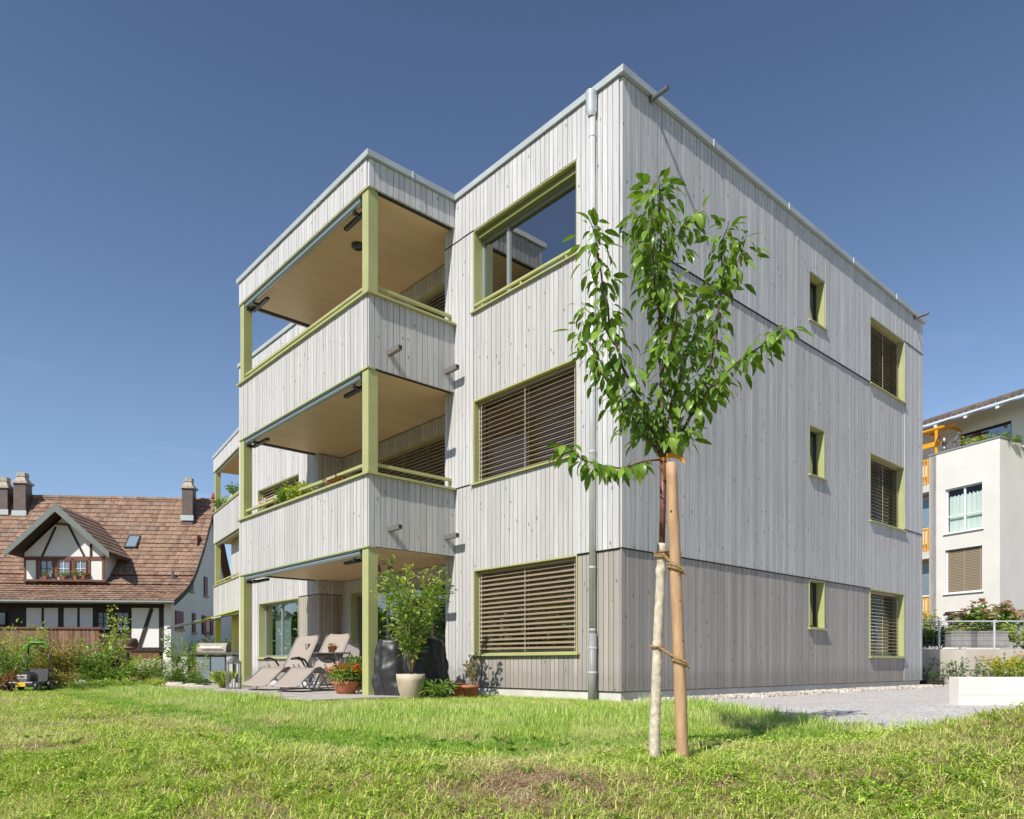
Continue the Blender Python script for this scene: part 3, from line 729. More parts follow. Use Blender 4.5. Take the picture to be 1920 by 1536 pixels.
# tiles
def tile_mesh(name, w, l, mt, th=.022, tone=None):
    m = MB(); A = []; B = []
    for i in range(5):
        f = i / 4; z = .028 * (sin(f * 2 * pi - .6) * .5 + .5) ; A.append((w * (f - .5), 0, z + .03)); B.append((w * (f - .5), l, z * .8 - .01))
    m.sheet([A, B]); m.sheet([[(p[0], p[1], p[2] - th) for p in A], A])
    m.box(-w/2, -w/2 + .01, 0, l, 0, .02)
    if tone is not None: m.tone = [tone] * len(m.f)
    return m, m.mesh(name, mt)
TW, TLn = .25, .36
tmb, tme = tile_mesh('tile', TW * .97, TLn, M_TILE)
def path_at(s, prof):
    for (a, b), (c, d) in zip(prof, prof[1:]):
        l = sqrt((c-a)**2 + (d-b)**2)
        if s <= l: return a + (c-a)*s/l, b + (d-b)*s/l, atan2(d-b, c-a)
        s -= l
    return c, d, atan2(d-b, c-a)
roofn = bpy.data.objects.new('roof', None)
spots = []
for r_ in range(29):
    y, z, an = path_at(r_ * .31, PROF)
    for c_ in range(49):
        x = .12 - c_ * TW
        if x < -12.2: continue
        M = Matrix.Translation((x + U(-.008,.008), y, z + U(0,.008))) @ Matrix.Rotation(an + U(-.02,.02), 4, 'X')
        spots.append((r_, x, M))
bulk = MB(); rank = sorted(spots, key=lambda s: s[0] * .5 + abs(s[1] + 4) * .35)
vis = [s for s in rank]
roof_part = m = MB(); m.box(XL, .25, -.66, -.56, 3.20, 3.33); roof = m.build('roof', M_BARGE, FH_ROOT)
for i, (r_, x, M) in enumerate(vis):
    if i < 300: inst('tile', tme, roof, M)
    else:
        n0 = len(bulk.v); tn = R()
        for v in tmb.v: bulk.v.append(tuple(M @ Vector(v)))
        for f in tmb.f: bulk.f.append(tuple(n0 + q for q in f)); bulk.tone.append(tn)
bulk.build('tile_field', M_TILE, roof, kind='stuff')
m = MB()
for c_ in range(36):
    x = .2 - c_ * .34; m.tube([(x, 5.6, 9.40), (x - .36, 5.6, 9.43)], [.10, .13], 8, t=R())
m.build('ridge_tiles', M_TILE, roof, kind='stuff')
m = MB()   # verge boards of the right gable, and the brown soffit behind
for (a, b), (c, d) in zip(prof2, prof2[1:]):
    q = len(m.v); m.v += [(.251,a,b-.24),(.251,c,d-.24),(.251,c,d+.03),(.251,a,b+.03),(.285,a,b-.24),(.285,c,d-.24),(.285,c,d+.03),(.285,a,b+.03)]
    for f in ((3,2,1,0),(4,5,6,7),(0,1,5,4),(2,3,7,6)): m.f.append(tuple(q + i for i in f)); m.tone.append(None)
m.build('verge_board', M_TIMB, FH_ROOT)
m = MB(); m.tube([(XL,-.72,3.28),(.3,-.72,3.28)], .075, 8); m.build('gutter', M_BARGE, FH_ROOT)
m = MB(); m.lathe([(0,0),(.05,.02),(.12,.10),(.10,.22),(.04,.30),(.02,.42),(0,.44)], (.1,5.6,9.45), 8)
m.prism([(0,.2),(.22,.34),(.30,.50),(.12,.42)], 5.57, 5.63, Matrix.Translation((.1,0,9.45))); m.build('roof_ornament', mat('red_ornament', (.35,.06,.04), .6), FH_ROOT)
# white infill panels and braces on the front (plane y = .12)
def infill(px0, px1, py0, py1):
    m = MB(); fbox(m, px0, px1, py0, py1, .10, .14, .12); m.build('infill_panel', M_PLAST, FH_ROOT)
for a, b in ((50,78),(83,109),(120,145),(150,174),(-60,-10)): infill(a, b, 1140, 1180)
infill(247, 299, 1140, 1215); infill(306, 323, 1140, 1240)
infill(-120, 175, 1181, 1238)
def beam(x0, y0, x1, y1, w, yy=.05, mt=M_TIMB, par=FH_ROOT, d=.05, nm='beam'):
    a = Vector((FHx(x0, yy), 0, 0)); a.z = FHz(y0, a.x, yy); b = Vector((FHx(x1, yy), 0, 0)); b.z = FHz(y1, b.x, yy); dd = (b - a).normalized(); nn = Vector((-dd.z, 0, dd.x)) * w
    m = MB(); q = 0; P4 = [a - nn, b - nn, b + nn, a + nn]
    m.v = [(p.x, yy, p.z) for p in P4] + [(p.x, yy + d, p.z) for p in P4]
    for f in ((0,1,2,3),(7,6,5,4),(0,4,5,1),(1,5,6,2),(2,6,7,3),(3,7,4,0)): m.f.append(f); m.tone.append(None)
    return m.build(nm, mt, par)
beam(284, 1141, 260, 1214, .08); beam(302, 1140, 302, 1218, .10); beam(245, 1218, 308, 1218, .10)
def fwin(px0, px1, py0, py1, y, cols=2, rows=3, mt=M_TIMB, bar=None, wall_y=None):
    x0, za = FP(px0, py0, y); x1, zb = FP(px1, py1, y); m = MB(); f = .05
    for q in ((x0,x0+f,zb,za),(x1-f,x1,zb,za),(x0+f,x1-f,za-f,za),(x0+f,x1-f,zb,zb+f)): m.box(q[0], q[1], y - .04, y + .02, q[2], q[3])
    w = m.build('window', mt, FH_ROOT); m = MB()
    for i in range(1, cols): xx = x0 + (x1-x0) * i / cols; m.box(xx - .015, xx + .015, y - .02, y + .01, zb + f, za - f)
    for j in range(1, rows): zz = zb + (za-zb) * j / rows; m.box(x0 + f, x1 - f, y - .018, y + .008, zz - .013, zz + .013)
    if m.v: m.build('glazing_bar', bar or mt, w, kind='stuff')
    m = MB(); m.poly([(x0+f, y+.012, zb+f), (x1-f, y+.012, zb+f), (x1-f, y+.012, za-f), (x0+f, y+.012, za-f)]); m.build('pane', M_PANE, w)
    return w
M_PANE = mat('reflecting_pane', (.20,.27,.33), .08, spec=1.0)
fwin(182, 206, 1147, 1181, .06); fwin(217, 243, 1147, 1183, .06); fwin(-14, 12, 1147, 1173, .06, 1, 1)
# balcony front of vertical red-brown boards
bal = MB(); x0, zt = FP(-40, 1178, -1.0); x1, zb = FP(190, 1226, -1.0); bal.box(x0, x1, -1.03, 1.12 - .99, zb - .12, zb - .02); bo = bal.build('balcony', M_TIMB, FH_ROOT)
m = MB(); m.box(x0, x1 + .05, -1.12, -1.0, zt - .02, zt + .06); m.build('hand_rail', M_TIMB2, bo)
x = x0
M_BB = tile_material('balcony_board', [(0, (.13,.055,.03)), (.5, (.23,.10,.055)), (1, (.33,.17,.10))])
bbm = MB().box(0, .155, 0, .03, zb - .15, zt - .022).mesh('board', M_BB)
while x < x1 - .1: inst('board', bbm, bo, Matrix.Translation((x, -1.05, 0))); x += .175
# lower floor under the balcony
m = MB(); fbox(m, 245, 300, 1224, 1290, .0, .11, .1); m.build('cellar_front', M_TIMB2, FH_ROOT)
m = MB(); fbox(m, 308, 324, 1241, 1300, .0, .11, .1); m.build('infill_panel', M_PLAST, FH_ROOT)
# dormer
DY = 1.35
dx0, dz0 = FP(46, 1086, DY); dx1, _ = FP(194, 1086, DY); xc = (dx0 + dx1) / 2
ax_, az_ = FP(104, 946, DY - .95); lx_, lz_ = FP(11, 1032, DY - .95); rx_, rz_ = FP(203, 1036, DY - .95); lz_ = rz_ = (lz_ + rz_) / 2
m = MB(); sl = (az_ - lz_) / (ax_ - lx_)
topw = az_ - .28; ze0 = topw - sl * (ax_ - dx0); ze1 = topw - sl * (dx1 - ax_)
poly = [(dx0, dz0), (dx1, dz0), (dx1, ze1), (ax_, topw), (dx0, ze0)]
m.prism(poly, DY, DY + .12)
m.v += [(dx0, DY+.12, dz0), (dx0+.1, DY+.12, dz0), (dx0+.1, DY+3, dz0), (dx0, DY+3, dz0)]; 
m.box(dx1 - .12, dx1, DY + .12, DY + 2.4, dz0, ze1); m.box(dx0, dx0 + .12, DY + .12, DY + 2.4, dz0, ze0)
dorm = m.build('dormer', M_PLAST, FH_ROOT)
# dormer roof slopes
m = MB(); yb_r = 4.62; yb_e = 2.95; yf = DY - .95; th = .14
for (ex, ez) in ((lx_, lz_), (rx_, rz_)):
    V = [(ax_, yf, az_), (ex, yf, ez), (ex, yb_e, ez), (ax_, yb_r, az_)]; q = len(m.v)
    m.v += V + [(a, b, c - th) for a, b, c in V]
    for f in ((0,1,2,3),(7,6,5,4),(0,4,5,1),(1,5,6,2),(2,6,7,3),(3,7,4,0)): m.f.append(tuple(q + i for i in f)); m.tone.append(None)
m.build('dormer_roof', M_TIMB, dorm)
m = MB()
for (ex, ez) in ((rx_, rz_), (lx_, lz_)):
    L_ = sqrt((ex - ax_)**2 + (az_ - ez)**2); nr = 9
    for r_ in range(nr):
        f0 = r_ / nr; f1 = (r_ + 1.12) / nr; ybk = yb_e + (yb_r - yb_e) * (1 - (r_ + .5) / nr)
        y = yf
        while y < ybk:
            q = len(m.v); h0, h1 = .03, .075
            pts = [(ax_ + (ex-ax_)*f0, az_ + (ez-az_)*f0 + h0), (ax_ + (ex-ax_)*f1, az_ + (ez-az_)*f1 + h1)]
            m.v += [(pts[0][0], y, pts[0][1]), (pts[1][0], y, pts[1][1]), (pts[1][0], y+.235, pts[1][1]), (pts[0][0], y+.235, pts[0][1]), (pts[1][0], y, pts[1][1]-.05), (pts[1][0], y+.235, pts[1][1]-.05), (pts[0][0], y, pts[0][1]-.05)]
            tn = R()
            for f in ((0,1,2,3),(1,4,5,2),(0,6,4,1)): m.f.append(tuple(q + i for i in f)); m.tone.append(tn)
            y += .245
m.build('tile_field', M_TILE, dorm, kind='stuff')
for (ex, ez) in ((lx_, lz_), (rx_, rz_)):
    sgn = 1 if ex > ax_ else -1; m = MB()
    P4 = [(ax_, az_ + .06), (ex + .05 * sgn, ez + .02), (ex + .05 * sgn, ez - .30), (ax_, az_ - .34)]
    m.prism(P4, yf - .06, yf - .002); m.build('barge_board', M_BARGE, dorm)
yy = DY - .04
def dbeam(*a, **k): return beam(*a, yy=yy, par=dorm, **k)
dbeam(46, 1047, 196, 1047, .09, mt=M_TIMB2); dbeam(104, 988, 78, 1044, .045); dbeam(128, 985, 158, 1044, .045); dbeam(70, 1047, 70, 1086, .07, mt=M_TIMB2); dbeam(104, 1047, 104, 1085, .06, mt=M_TIMB2); dbeam(136, 1047, 136, 1085, .06, mt=M_TIMB2); dbeam(167, 1047, 167, 1085, .05, mt=M_TIMB2); dbeam(193, 1047, 193, 1086, .05, mt=M_TIMB2); dbeam(46, 1047, 46, 1086, .04, mt=M_TIMB2)
dbeam(104, 982, 130, 984, .05, mt=M_TIMB2); dbeam(170, 1020, 170, 1047, .045)
for a, b in ((75,100),(108,132),(140,163)): fwin(a, b, 1050, 1083, DY - .06, 2, 2, mt=M_TIMB2, bar=M_WFRAME if a > 80 else None)
m = MB(); fbox(m, 40, 198, 1086, 1091, DY - .25, DY); m.build('window_ledge', M_TIMB2, dorm)
for (px, mt_) in ((86, M_LEAFY), (121, M_YELLOWF), (142, M_YELLOWF), (157, M_ORANGEF)):
    x, z = FP(px, 1086, DY - .15); t = thing('flower_pot', {86:'small green plant leftmost on the dormer window ledge',121:'yellow flowers below the middle window of the dormer',142:'yellow and green flowers between the dormer windows',157:'red-orange flowers rightmost on the dormer ledge'}[px], 'flowers', FH_ROOT.matrix_basis @ Vector((x, DY - .15, z)))
    m = MB(); m.lathe([(0,0),(.08,0),(.10,.14),(0,.13)], n=8); m.build('pot', M_TERRA, t); plant(t, .28, .18, 6, 70, .09, M_LEAF, off=(0,0,.1), spread=.08, flower=mt_, nfl=9, fs=.12)
# chimneys, skylight, vent
def chimney(px0, px1, py0, py1, y):
    x0, z1 = FP(px0, py0, y); x1, z0 = FP(px1, py1, y); m = MB(); d = x1 - x0; zc = z1 - .62
    m.box(x0, x1, y, y + d, z0 - .6, zc); c = m.build('chimney', M_CHIM, FH_ROOT)
    m = MB(); m.box(x0 - .08, x1 + .08, y - .08, y + d + .08, zc, zc + .12)
    a = d * .22; m.v += [(x0,y,zc+.12),(x1,y,zc+.12),(x1,y+d,zc+.12),(x0,y+d,zc+.12),(x0+a,y+a,zc+.40),(x1-a,y+a,zc+.40),(x1-a,y+d-a,zc+.40),(x0+a,y+d-a,zc+.40)]; q = len(m.v) - 8
    for f in ((0,1,5,4),(1,2,6,5),(2,3,7,6),(3,0,4,7),(4,5,6,7)): m.f.append(tuple(q + i for i in f)); m.tone.append(None)
    m.box(x0 + a - .04, x1 - a + .04, y + a - .04, y + d - a + .04, zc + .401, zc + .60); m.build('chimney_cap', M_CAPC, c)
    m = MB(); m.box(x0 - .06, x1 + .06, y - .06, y - .01, z0 - .30, z0 - .02); m.build('flashing', M_ZINC, c)
chimney(-6, 14, 893, 955, 4.8); chimney(25, 48, 884, 957, 4.8); chimney(341, 361, 894, 966, 4.5)
x0, z1 = FP(240, 978, 3.9); x1, z0 = FP(262, 1001, 3.4); an = atan2(1.45, 1); 
m = MB(); Ms = Matrix.Translation((x0, 3.42, rz(3.42) + .10)) @ Matrix.Rotation(radians(50), 4, 'X')
m.box(0, .62, 0, .95, -.05, .05, M=Ms); sk_ = m.build('skylight', M_DARKM, FH_ROOT)
m = MB(); m.box(.07, .55, .08, .87, .052, .056, M=Ms); m.build('pane', M_PANE, sk_)
x0, z0 = FP(318, 1078, 1.5); m = MB(); m.tube([(x0, 1.9, rz(1.9)), (x0, 1.9, rz(1.9) + .35)], .07, 8); m.build('roof_vent', M_MIDM, FH_ROOT)
# gable windows with maroon shutters on plane x = -.12
def gwin(px, w, py0, py1, open_=False):
    u = (px - 960) / 1380
    y = (FO[0] - u * FO[1]) / (sA + u * cA) * 1.0
    y = (u * FO[1] - FO[0]) / (-sA - u * cA)
    Y = FO[1] + cA * y; z1 = CAM.z + (1246 - py0) / 1380 * Y; z0 = CAM.z + (1246 - py1) / 1380 * Y
    m = MB(); m.box(-.118, -.06, y - w/2, y + w/2, z0, z1); wo = m.build('window', M_PANE if open_ else M_MAROON, FH_ROOT)
    m = MB(); m.box(-.118, .0, y - w/2 - .06, y + w/2 + .06, z0 - .10, z0 - .005); m.build('sill', M_CAPC, wo)
    if open_:
        for s in (-1, 1): m = MB(); m.box(-.10, -.03, y + s * (w/2 + .02), y + s * (w/2 + .5), z0, z1); m.build('shutter', M_MAROON, wo)
    else:
        m = MB(); m.box(-.059, -.05, y - .012, y + .012, z0 + .03, z1 - .03); m.build('shutter_joint', M_CAPC, wo)
gwin(376, .5, 1005, 1042); gwin(362, .55, 1070, 1108); gwin(389, .5, 1082, 1117); gwin(340, 1.0, 1146, 1180); gwin(367, .45, 1150, 1186); gwin(392, .7, 1156, 1190, True); gwin(340, .8, 1232, 1262); gwin(357, .6, 1240, 1266)

# ------------------------------------------------------------------ house with red roof glimpsed under the awning
t = thing('house', 'brick red tiled roof glimpsed low between the green posts at the far left', 'house', CF(-17.2, 46), YAW)
m = MB(); m.box(-1, 5, 0, 5, -.3, 1.9); m.build('wall', M_PLAST, t)
m = MB(); m.prism([(-1.3,1.85),(5.3,1.85),(5.3,1.95),(-1.3,1.95)], -.5, 5.5)
for k in range(9):
    q = len(m.v); z = 1.95 + k * .19; y = -.5 + k * .3; m.v += [(-1.3,y,z+.05),(5.3,y,z+.05),(5.3,y+.34,z+.22),(-1.3,y+.34,z+.22),(-1.3,y,z-.02),(5.3,y,z-.02)]
    m.f += [(q,q+1,q+2,q+3),(q+4,q+5,q+1,q)]; m.tone += [.4, .2]
m.build('roof', M_TILE, t)

# ------------------------------------------------------------------ white apartment building at the right
WB = thing('apartment_building', 'white rendered apartment block with orange balcony railings behind the timber house', 'building', CF(17.90, 27.0), YAW + radians(25.8))
HX = [(.62,2.10,5.47,7.25),(.62,2.11,3.12,4.87),(1.25,2.11,1.0,2.46)]
m = MB()
for a, b, c, d in grid_fill(-.0, 2.75, -.5, 8.70, HX): m.box(0, .3, a, b, c, d)
m.box(.3, 8, 0.001, .3, -.5, 8.70); m.build('wall', M_WHITE, WB)
m = MB(); m.box(.55, .85, 2.75, 9, -.5, 8.6); m.box(.0, 8, 2.45, 2.749, -.5, 8.69); m.build('wall', M_WHITE, WB)
m = MB(); m.box(-.03, .34, -.03, 2.78, 8.705, 8.76); m.box(.34, 8, -.03, .34, 8.705, 8.76); m.build('parapet_cap', M_PIPE2, WB)
wf = dict(liner=M_WFRAME, frame=M_WFRAME, sill=True, proud=.004, depth=.09, pane=M_GLASS2)
w_ = window(WB, 'x', 0, HX[0], mull=(1.36,), cross=(6.15,), room=1.0, **wf)
m = MB(); rows = []
for k in range(61):
    u = .68 + 1.36 * k / 60; d = .22 + .025 * sin(k * 1.9); rows.append([(d, u, 5.5), (d, u, 7.0 - .08 * abs(sin(k * .5)))])
m.sheet(rows); m.build('curtain', mat('pale_curtain', (.66,.72,.66), .8), w_, True)
w_ = window(WB, 'x', 0, HX[1], blind=1, single_slats=False, tilt=68, step=.06, **wf)
window(WB, 'x', 0, HX[2], blind=1, single_slats=False, tilt=68, step=.06, **wf)
# set-back top storey, eave and tiled roof
m = MB(); HP = [(-4.6,-.55,8.7,9.45),(.35,2.3,8.6,9.62)]
for a, b, c, d in grid_fill(-8, 6, 8.5, 10.35, HP): m.box(1.3, 1.5, a, b, c, d)
m.build('wall', M_WHITE, WB)
window(WB, 'x', 1.3, HP[0], blind=1, single_slats=False, tilt=70, step=.07, liner=M_DARKM, frame=M_DARKM, sill=False, proud=.004, depth=.1)
window(WB, 'x', 1.3, HP[1], liner=M_DARKM, frame=M_DARKM, mull=(1.6,), sill=False, proud=.004, depth=.1)
Rf = MB(); x0, z0, x1, z1 = .05, 9.98, 5.0, 11.75; sl = (z1 - z0) / (x1 - x0)
V = [(x0,-8,z0),(x0,4.2,z0),(x1,4.2,z1),(x1,-8,z1)]; Rf.v += V + [(a,b,c+.16) for a,b,c in V]
for f in ((3,2,1,0),(4,5,6,7),(0,1,5,4),(1,2,6,5),(3,0,4,7)): Rf.f.append(f); Rf.tone.append(None)
rf = Rf.build('roof', M_WFRAME, WB)
m = MB(); y = -8
while y < 4.2:
    for r_ in range(11):
        xa = x0 - .06 + r_ * .42; za = z0 + .18 + sl * (xa - x0); q = len(m.v); hz = U(0, .02)
        m.v += [(xa,y,za+.03+hz),(xa,y+.115,za+.07+hz),(xa,y+.23,za+.03+hz),(xa+.46,y,za+.46*sl+hz),(xa+.46,y+.115,za+.04+.46*sl+hz),(xa+.46,y+.23,za+.46*sl+hz),(xa,y,za-.04),(xa,y+.23,za-.04)]
        tn = R()
        for f in ((0,3,4,1),(1,4,5,2),(6,0,1),(6,1,2),(6,2,7)): m.f.append(tuple(q + i for i in f)); m.tone.append(tn)
    y += .24
m.build('tile_field', M_TILE2, rf, kind='stuff')
for y in (-6,-4,-2.6,-1.2,.1,1.3,2.5,3.7):
    m = MB(); m.prism([(x0+.05,z0-.02),(x0+.05,z0-.14),(1.3,z0+.42),(1.3,z0+sl*1.2-.01)], y, y + .12); m.build('rafter', M_WFRAME, rf)
M_ORANGE = mat('orange_painted_metal', (.80,.36,.02), .45)
pg = thing('pergola', 'orange painted metal pergola on the roof terrace of the white block', 'pergola', WB.location, WB.rotation_euler.z)
def seg(par, nm, a, b, r=.05, mt=None): m = MB(); m.tube([a, b], r, 6); return m.build(nm, mt or M_ORANGE, par)
for k in range(4):
    y = 2.3 + k * .9; m = MB(); pts = [(-.4 + j * .45, y, 9.62 + .22 * sin(j / 5 * pi)) for j in range(6)]; m.tube(pts, .055, 6); m.build('arched_beam', M_ORANGE, pg)
for x in (-.35, .4, 1.4): seg(pg, 'purlin', (x, 1.9, 9.60 + .2 * sin((x + .4) / 2.25 * pi)), (x, 5.6, 9.60 + .2 * sin((x + .4) / 2.25 * pi)), .05)
for y in (2.55, 5.2): seg(pg, 'post', (.15, y, 8.7), (.15, y, 9.72), .06)
m = MB(); m.box(.3, .36, 2.4, 5.4, 9.15, 9.33); m.build('valance', M_ORANGE, pg)
for (za, zb) in ((7.62, 8.62),(4.95,5.85),(2.15,3.05)):
    m = MB(); m.box(.02, .07, 2.79, 5, zb - .06, zb); m.box(.02, .07, 2.79, 5, za, za + .05); m.box(.02, .07, 2.79, 2.86, za + .05, zb - .06)
    y = 2.95
    while y < 5: m.box(.03, .06, y, y + .05, za + .05, zb - .06); y += .11
    m.build('balcony_railing', M_ORANGE, WB); m = MB(); m.box(.0, .55, 2.751, 5, za - .32, za - .05); m.build('balcony_floor', M_CONC, WB)
for (za, zb) in ((5.9,7.2),(3.15,4.5),(.2,1.7)):
    m = MB(); m.box(.50, .549, 2.9, 4.4, za, zb); w_ = m.build('window', M_WFRAME, WB); m = MB(); m.box(.485, .499, 3.0, 4.3, za + .08, zb - .08); m.build('pane', M_PANE, w_)
t = bush('terrace_shrub', 'yellow-green shrub behind the terrace parapet of the white block', 'shrub', WB.matrix_basis @ Vector((.75,1.0,8.55)), .62, .8, 14, 700, .13, M_LEAFY, spread=.16)
t = bush('terrace_shrub', 'dark green low shrub near the corner of the white block terrace', 'shrub', WB.matrix_basis @ Vector((.7,.2,8.55)), .40, .45, 10, 260, .12, M_LEAF, spread=.12)
t = thing('garden_ornament', 'grey metal lantern ornament left on the white terrace parapet', 'ornament', WB.matrix_basis @ Vector((.2,2.25,8.76)))
m = MB(); m.lathe([(0,0),(.05,.0),(.12,.25),(.04,.32),(.14,.45),(.14,.70),(.05,.82),(0,.84)], n=10); m.v = [(a*.75,b*.75,c*.75) for a,b,c in m.v]; m.build('body', M_MIDM, t, True)
t = thing('garden_ornament', 'dark metal heron ornament right on the white terrace parapet', 'ornament', WB.matrix_basis @ Vector((.2,1.75,8.76)))
m = MB(); m.tube([(0,0,0),(.05,.02,.4),(.02,0,.5)], .025, 6); m.tube([(0,.12,0),(.05,.12,.4)], .025, 6); m.tube([(-.05,.25,.35),(.05,.1,.5),(.05,-.05,.68),(.0,-.1,.85),(-.02,-.22,.82)], [.03,.11,.09,.04,.01], 8); m.v = [(a*.6,b*.6,c*.75) for a,b,c in m.v]; m.build('body', M_MIDM, t, True)

# ------------------------------------------------------------------ right hand garden: walls, railing, hydrangea
M_RETG = mat('grey_fibre_cement', (.33,.32,.31), .9, noise=.15, nscale=4)
M_RET = mat('stained_concrete', (.55,.50,.43), .9, col2=(.36,.30,.24), nscale=1.1, stretch=(1,1,.35), bump=.3, bscale=20)
def ctag(loc, name, label, cat): return thing(name, label, cat, loc, YAW)
t = ctag(CF(11.0, 20.5), 'retaining_wall', 'stained concrete retaining wall with dark climbers behind the gravel, below the railing', 'wall')
m = MB(); m.box(-.5, 14, 0, .3, -.5, .80); m.build('wall_face', M_RET, t)
m = MB(); m.box(-.5, 14, .3, 6.0, -.5, .72); m.build('terrace_ground', M_SOIL, t)
m = MB()
for xx in (.2, 3.0, 5.8): m.box(xx, xx + .02, -.004, .31, -.3, .805)
m.build('wall_joint', M_PIPE2, t)
rl = ctag(CF(11.0, 20.6), 'railing', 'galvanised wire mesh railing on top of the stained retaining wall', 'railing')
for k in range(6):
    m = MB(); xx = 1.0 + k * 1.55 - .05; m.tube([(xx, 0, .78), (xx, 0, 1.62)], .03, 8); m.build('post', M_PIPE, rl)
m = MB(); m.tube([(-1, 0, 1.58), (11, 0, 1.60)], .022, 6); m.build('top_rail', M_PIPE, rl)
m = MB()
for k in range(5): m.tube([(-1, 0, .90 + k * .14), (11, 0, .90 + k * .14)], .006, 4)
for k in range(60): m.tube([(-1 + k * .2, 0, .86), (-1 + k * .2, 0, 1.57)], .004, 3)
m.build('wire_mesh', M_MIDM, rl, kind='stuff')
cl = ctag(CF(11.2, 20.42, -.15), 'climbing_plants', 'sparse dark climbing plants growing up the stained retaining wall', 'climbing plant')
lmD = LeafMass(); stm = MB()
for k in range(26):
    x = k * .33 + U(-.1,.1); h = U(.35,.85); pts = [Vector((x + U(-.08,.08) * j, -.03 - .01 * j, h * j / 4)) for j in range(5)]; stm.tube(pts, .006, 4)
    for q in range(int(46 * (1.4 if k < 7 else .7))): p = lerp_path(pts, U(.1,1)) + Vector((U(-.13,.13), U(-.06,0), U(-.05,.05))); lmD.leaf(p, rv(), rv(), U(.04,.08), .045)
stm.build('stem', M_TIMB, cl); lmD.build('foliage', M_LEAFD, cl, kind='stuff')
gb = ctag(CF(10.35, 18.4), 'gabion_basket', 'low wire basket of dark plants standing at the far corner of the timber house', 'planter')
m = MB(); m.box(0, .45, 0, .4, -.25, -.02); m.build('soil', M_SOIL, gb)
m = MB()
for k in range(8): m.tube([(k * .065, -.01, -.25), (k * .065, -.01, .06)], .005, 4)
for k in range(5): m.tube([(0, -.012, -.24 + k * .07), (.455, -.012, -.24 + k * .07)], .005, 4)
m.build('wire_mesh', M_DARKM, gb, kind='stuff')
plant(gb, .25, .2, 6, 160, .06, M_LEAFD, off=(.22,.2,-.05), spread=.08)
wl_ = ctag(CF(5.80, 9.55), 'planter_wall', 'low smooth white concrete planter wall at the right edge of the gravel', 'planter wall')
m = MB(); m.box(0, 9, 0, .22, -.45, .212); m.build('wall_face', mat('white_concrete', (.70,.68,.63), .85, noise=.05, nscale=2, bump=.2, bscale=50), wl_, bevel=.006)
m = MB(); m.box(.0, 9, -.0015, 0, -.02, -.017); m.build('wall_joint', M_CAPC, wl_)
m = MB(); m.box(.9, 9, .22, 1.2, -.4, -.06); m.build('soil', M_SOIL, wl_)
for (px, Y, h, rad, lab) in ((1895, 10.3, .42, .38, 'yellow flowering bush in the white planter wall at the right edge'), (1950, 10.4, .5, .4, 'second yellow flowering bush in the white planter, cut by the picture edge')):
    p = CF((px-960)/1380*Y, Y, .1); bush('flowering_bush', lab, 'bush', p, h, rad, 22, 900, .055, M_LEAFY, flower=M_YELLOWF, nfl=110, fs=.05, spread=.09)
hy = PX(1857, 1212, 22.3); bush('hydrangea', 'large hydrangea with pale pink flower heads behind the railing', 'shrub', hy, 1.62, .95, 24, 1700, .15, M_LEAF, flower=M_PINKF, nfl=170, fs=.22, spread=.17)
# pale lit leaves at its outside
hp = PX(1795, 1214, 21.7); bush('hydrangea', 'small hydrangea with a few pink heads left of the large one', 'shrub', hp, .75, .4, 10, 420, .13, M_LEAF, flower=M_PINKF, nfl=16, fs=.16, spread=.13)
for i, (px, w) in enumerate(((1800, .75), (1848, 1.1))):
    p = PX(px, 1214, 21.4); t = thing('planter_box', ['grey concrete planter behind the railing, left one', 'larger grey concrete planter below the big hydrangea'][i], 'planter', p, YAW)
    m = MB(); m.box(-w/2, w/2, -.2, .2, 0, .42); m.box(-w/2 - .02, w/2 + .02, -.22, .22, .42, .46); m.build('body', M_RETG, t)
bush('ornamental_grass', 'dry feathery grass before the ground floor window of the white block', 'plant', PX(1775, 1213, 23), 1.0, .5, 26, 200, .10, M_LEAFO, fw=.12, sr=.006, form='vase', spread=.1)
bush('shrub', 'dark green bush right behind the corner of the timber house', 'bush', PX(1738, 1215, 22.5), .75, .5, 12, 700, .11, M_LEAF, spread=.15)
bush('shrub', 'bright green tall bush at the far right corner of the timber house', 'bush', PX(1730, 1215, 24.5), 1.4, .35, 10, 500, .12, M_LEAFY, spread=.15, form='column')
bush('shrub', 'low green perennial between railing posts right of the dark bush', 'bush', PX(1762, 1215, 22.0), .55, .4, 10, 420, .10, M_LEAF, spread=.13)
bush('shrub', 'leafy green bush at the right edge behind the railing', 'bush', PX(1915, 1214, 21.2), .8, .5, 12, 600, .12, M_LEAFY, spread=.15)

from mathutils import noise
# ------------------------------------------------------------------ cherry tree in front
TD = 5.2
TB = gpt(1228, TD); TREE = thing('cherry_tree', 'young cherry tree with wrapped slender trunk, tied to a wooden stake', 'tree', TB)
def TP(px, py, dd=0): return PX(px, py, TD + dd) - TB
def tpath(l): return [TP(*q) for q in l]
m = MB(); tr = tpath([(1228,1436),(1227,1380),(1230,1310),(1233,1200),(1238,1100),(1241,1020),(1243,950),(1243,865)])
m.tube([tr[5], tr[6], tr[7]], [.0215,.022,.024], 12); m.build('trunk', M_BARKR, TREE, True)
m = MB(); wp = []; wr = []
for k in range(60):
    f = k / 59; p = lerp_path(tr[:6], f); r_ = .040 - .009 * f + .0012 * sin(k * 1.7) + .0008 * sin(k * 4.1)
    if k in (55, 51, 52): r_ += .006
    if k > 56: r_ += .004
    if k < 4: r_ -= .002
    wp.append(p + Vector((U(-1,1), U(-1,1), 0)) * .0012); wr.append(r_)
m.tube(wp, wr, 14); m.build('trunk_wrap', mat('burlap_wrap', (.60,.53,.42), .95, noise=.28, nscale=22, bump=.8, bscale=120), TREE, True)
m = MB()
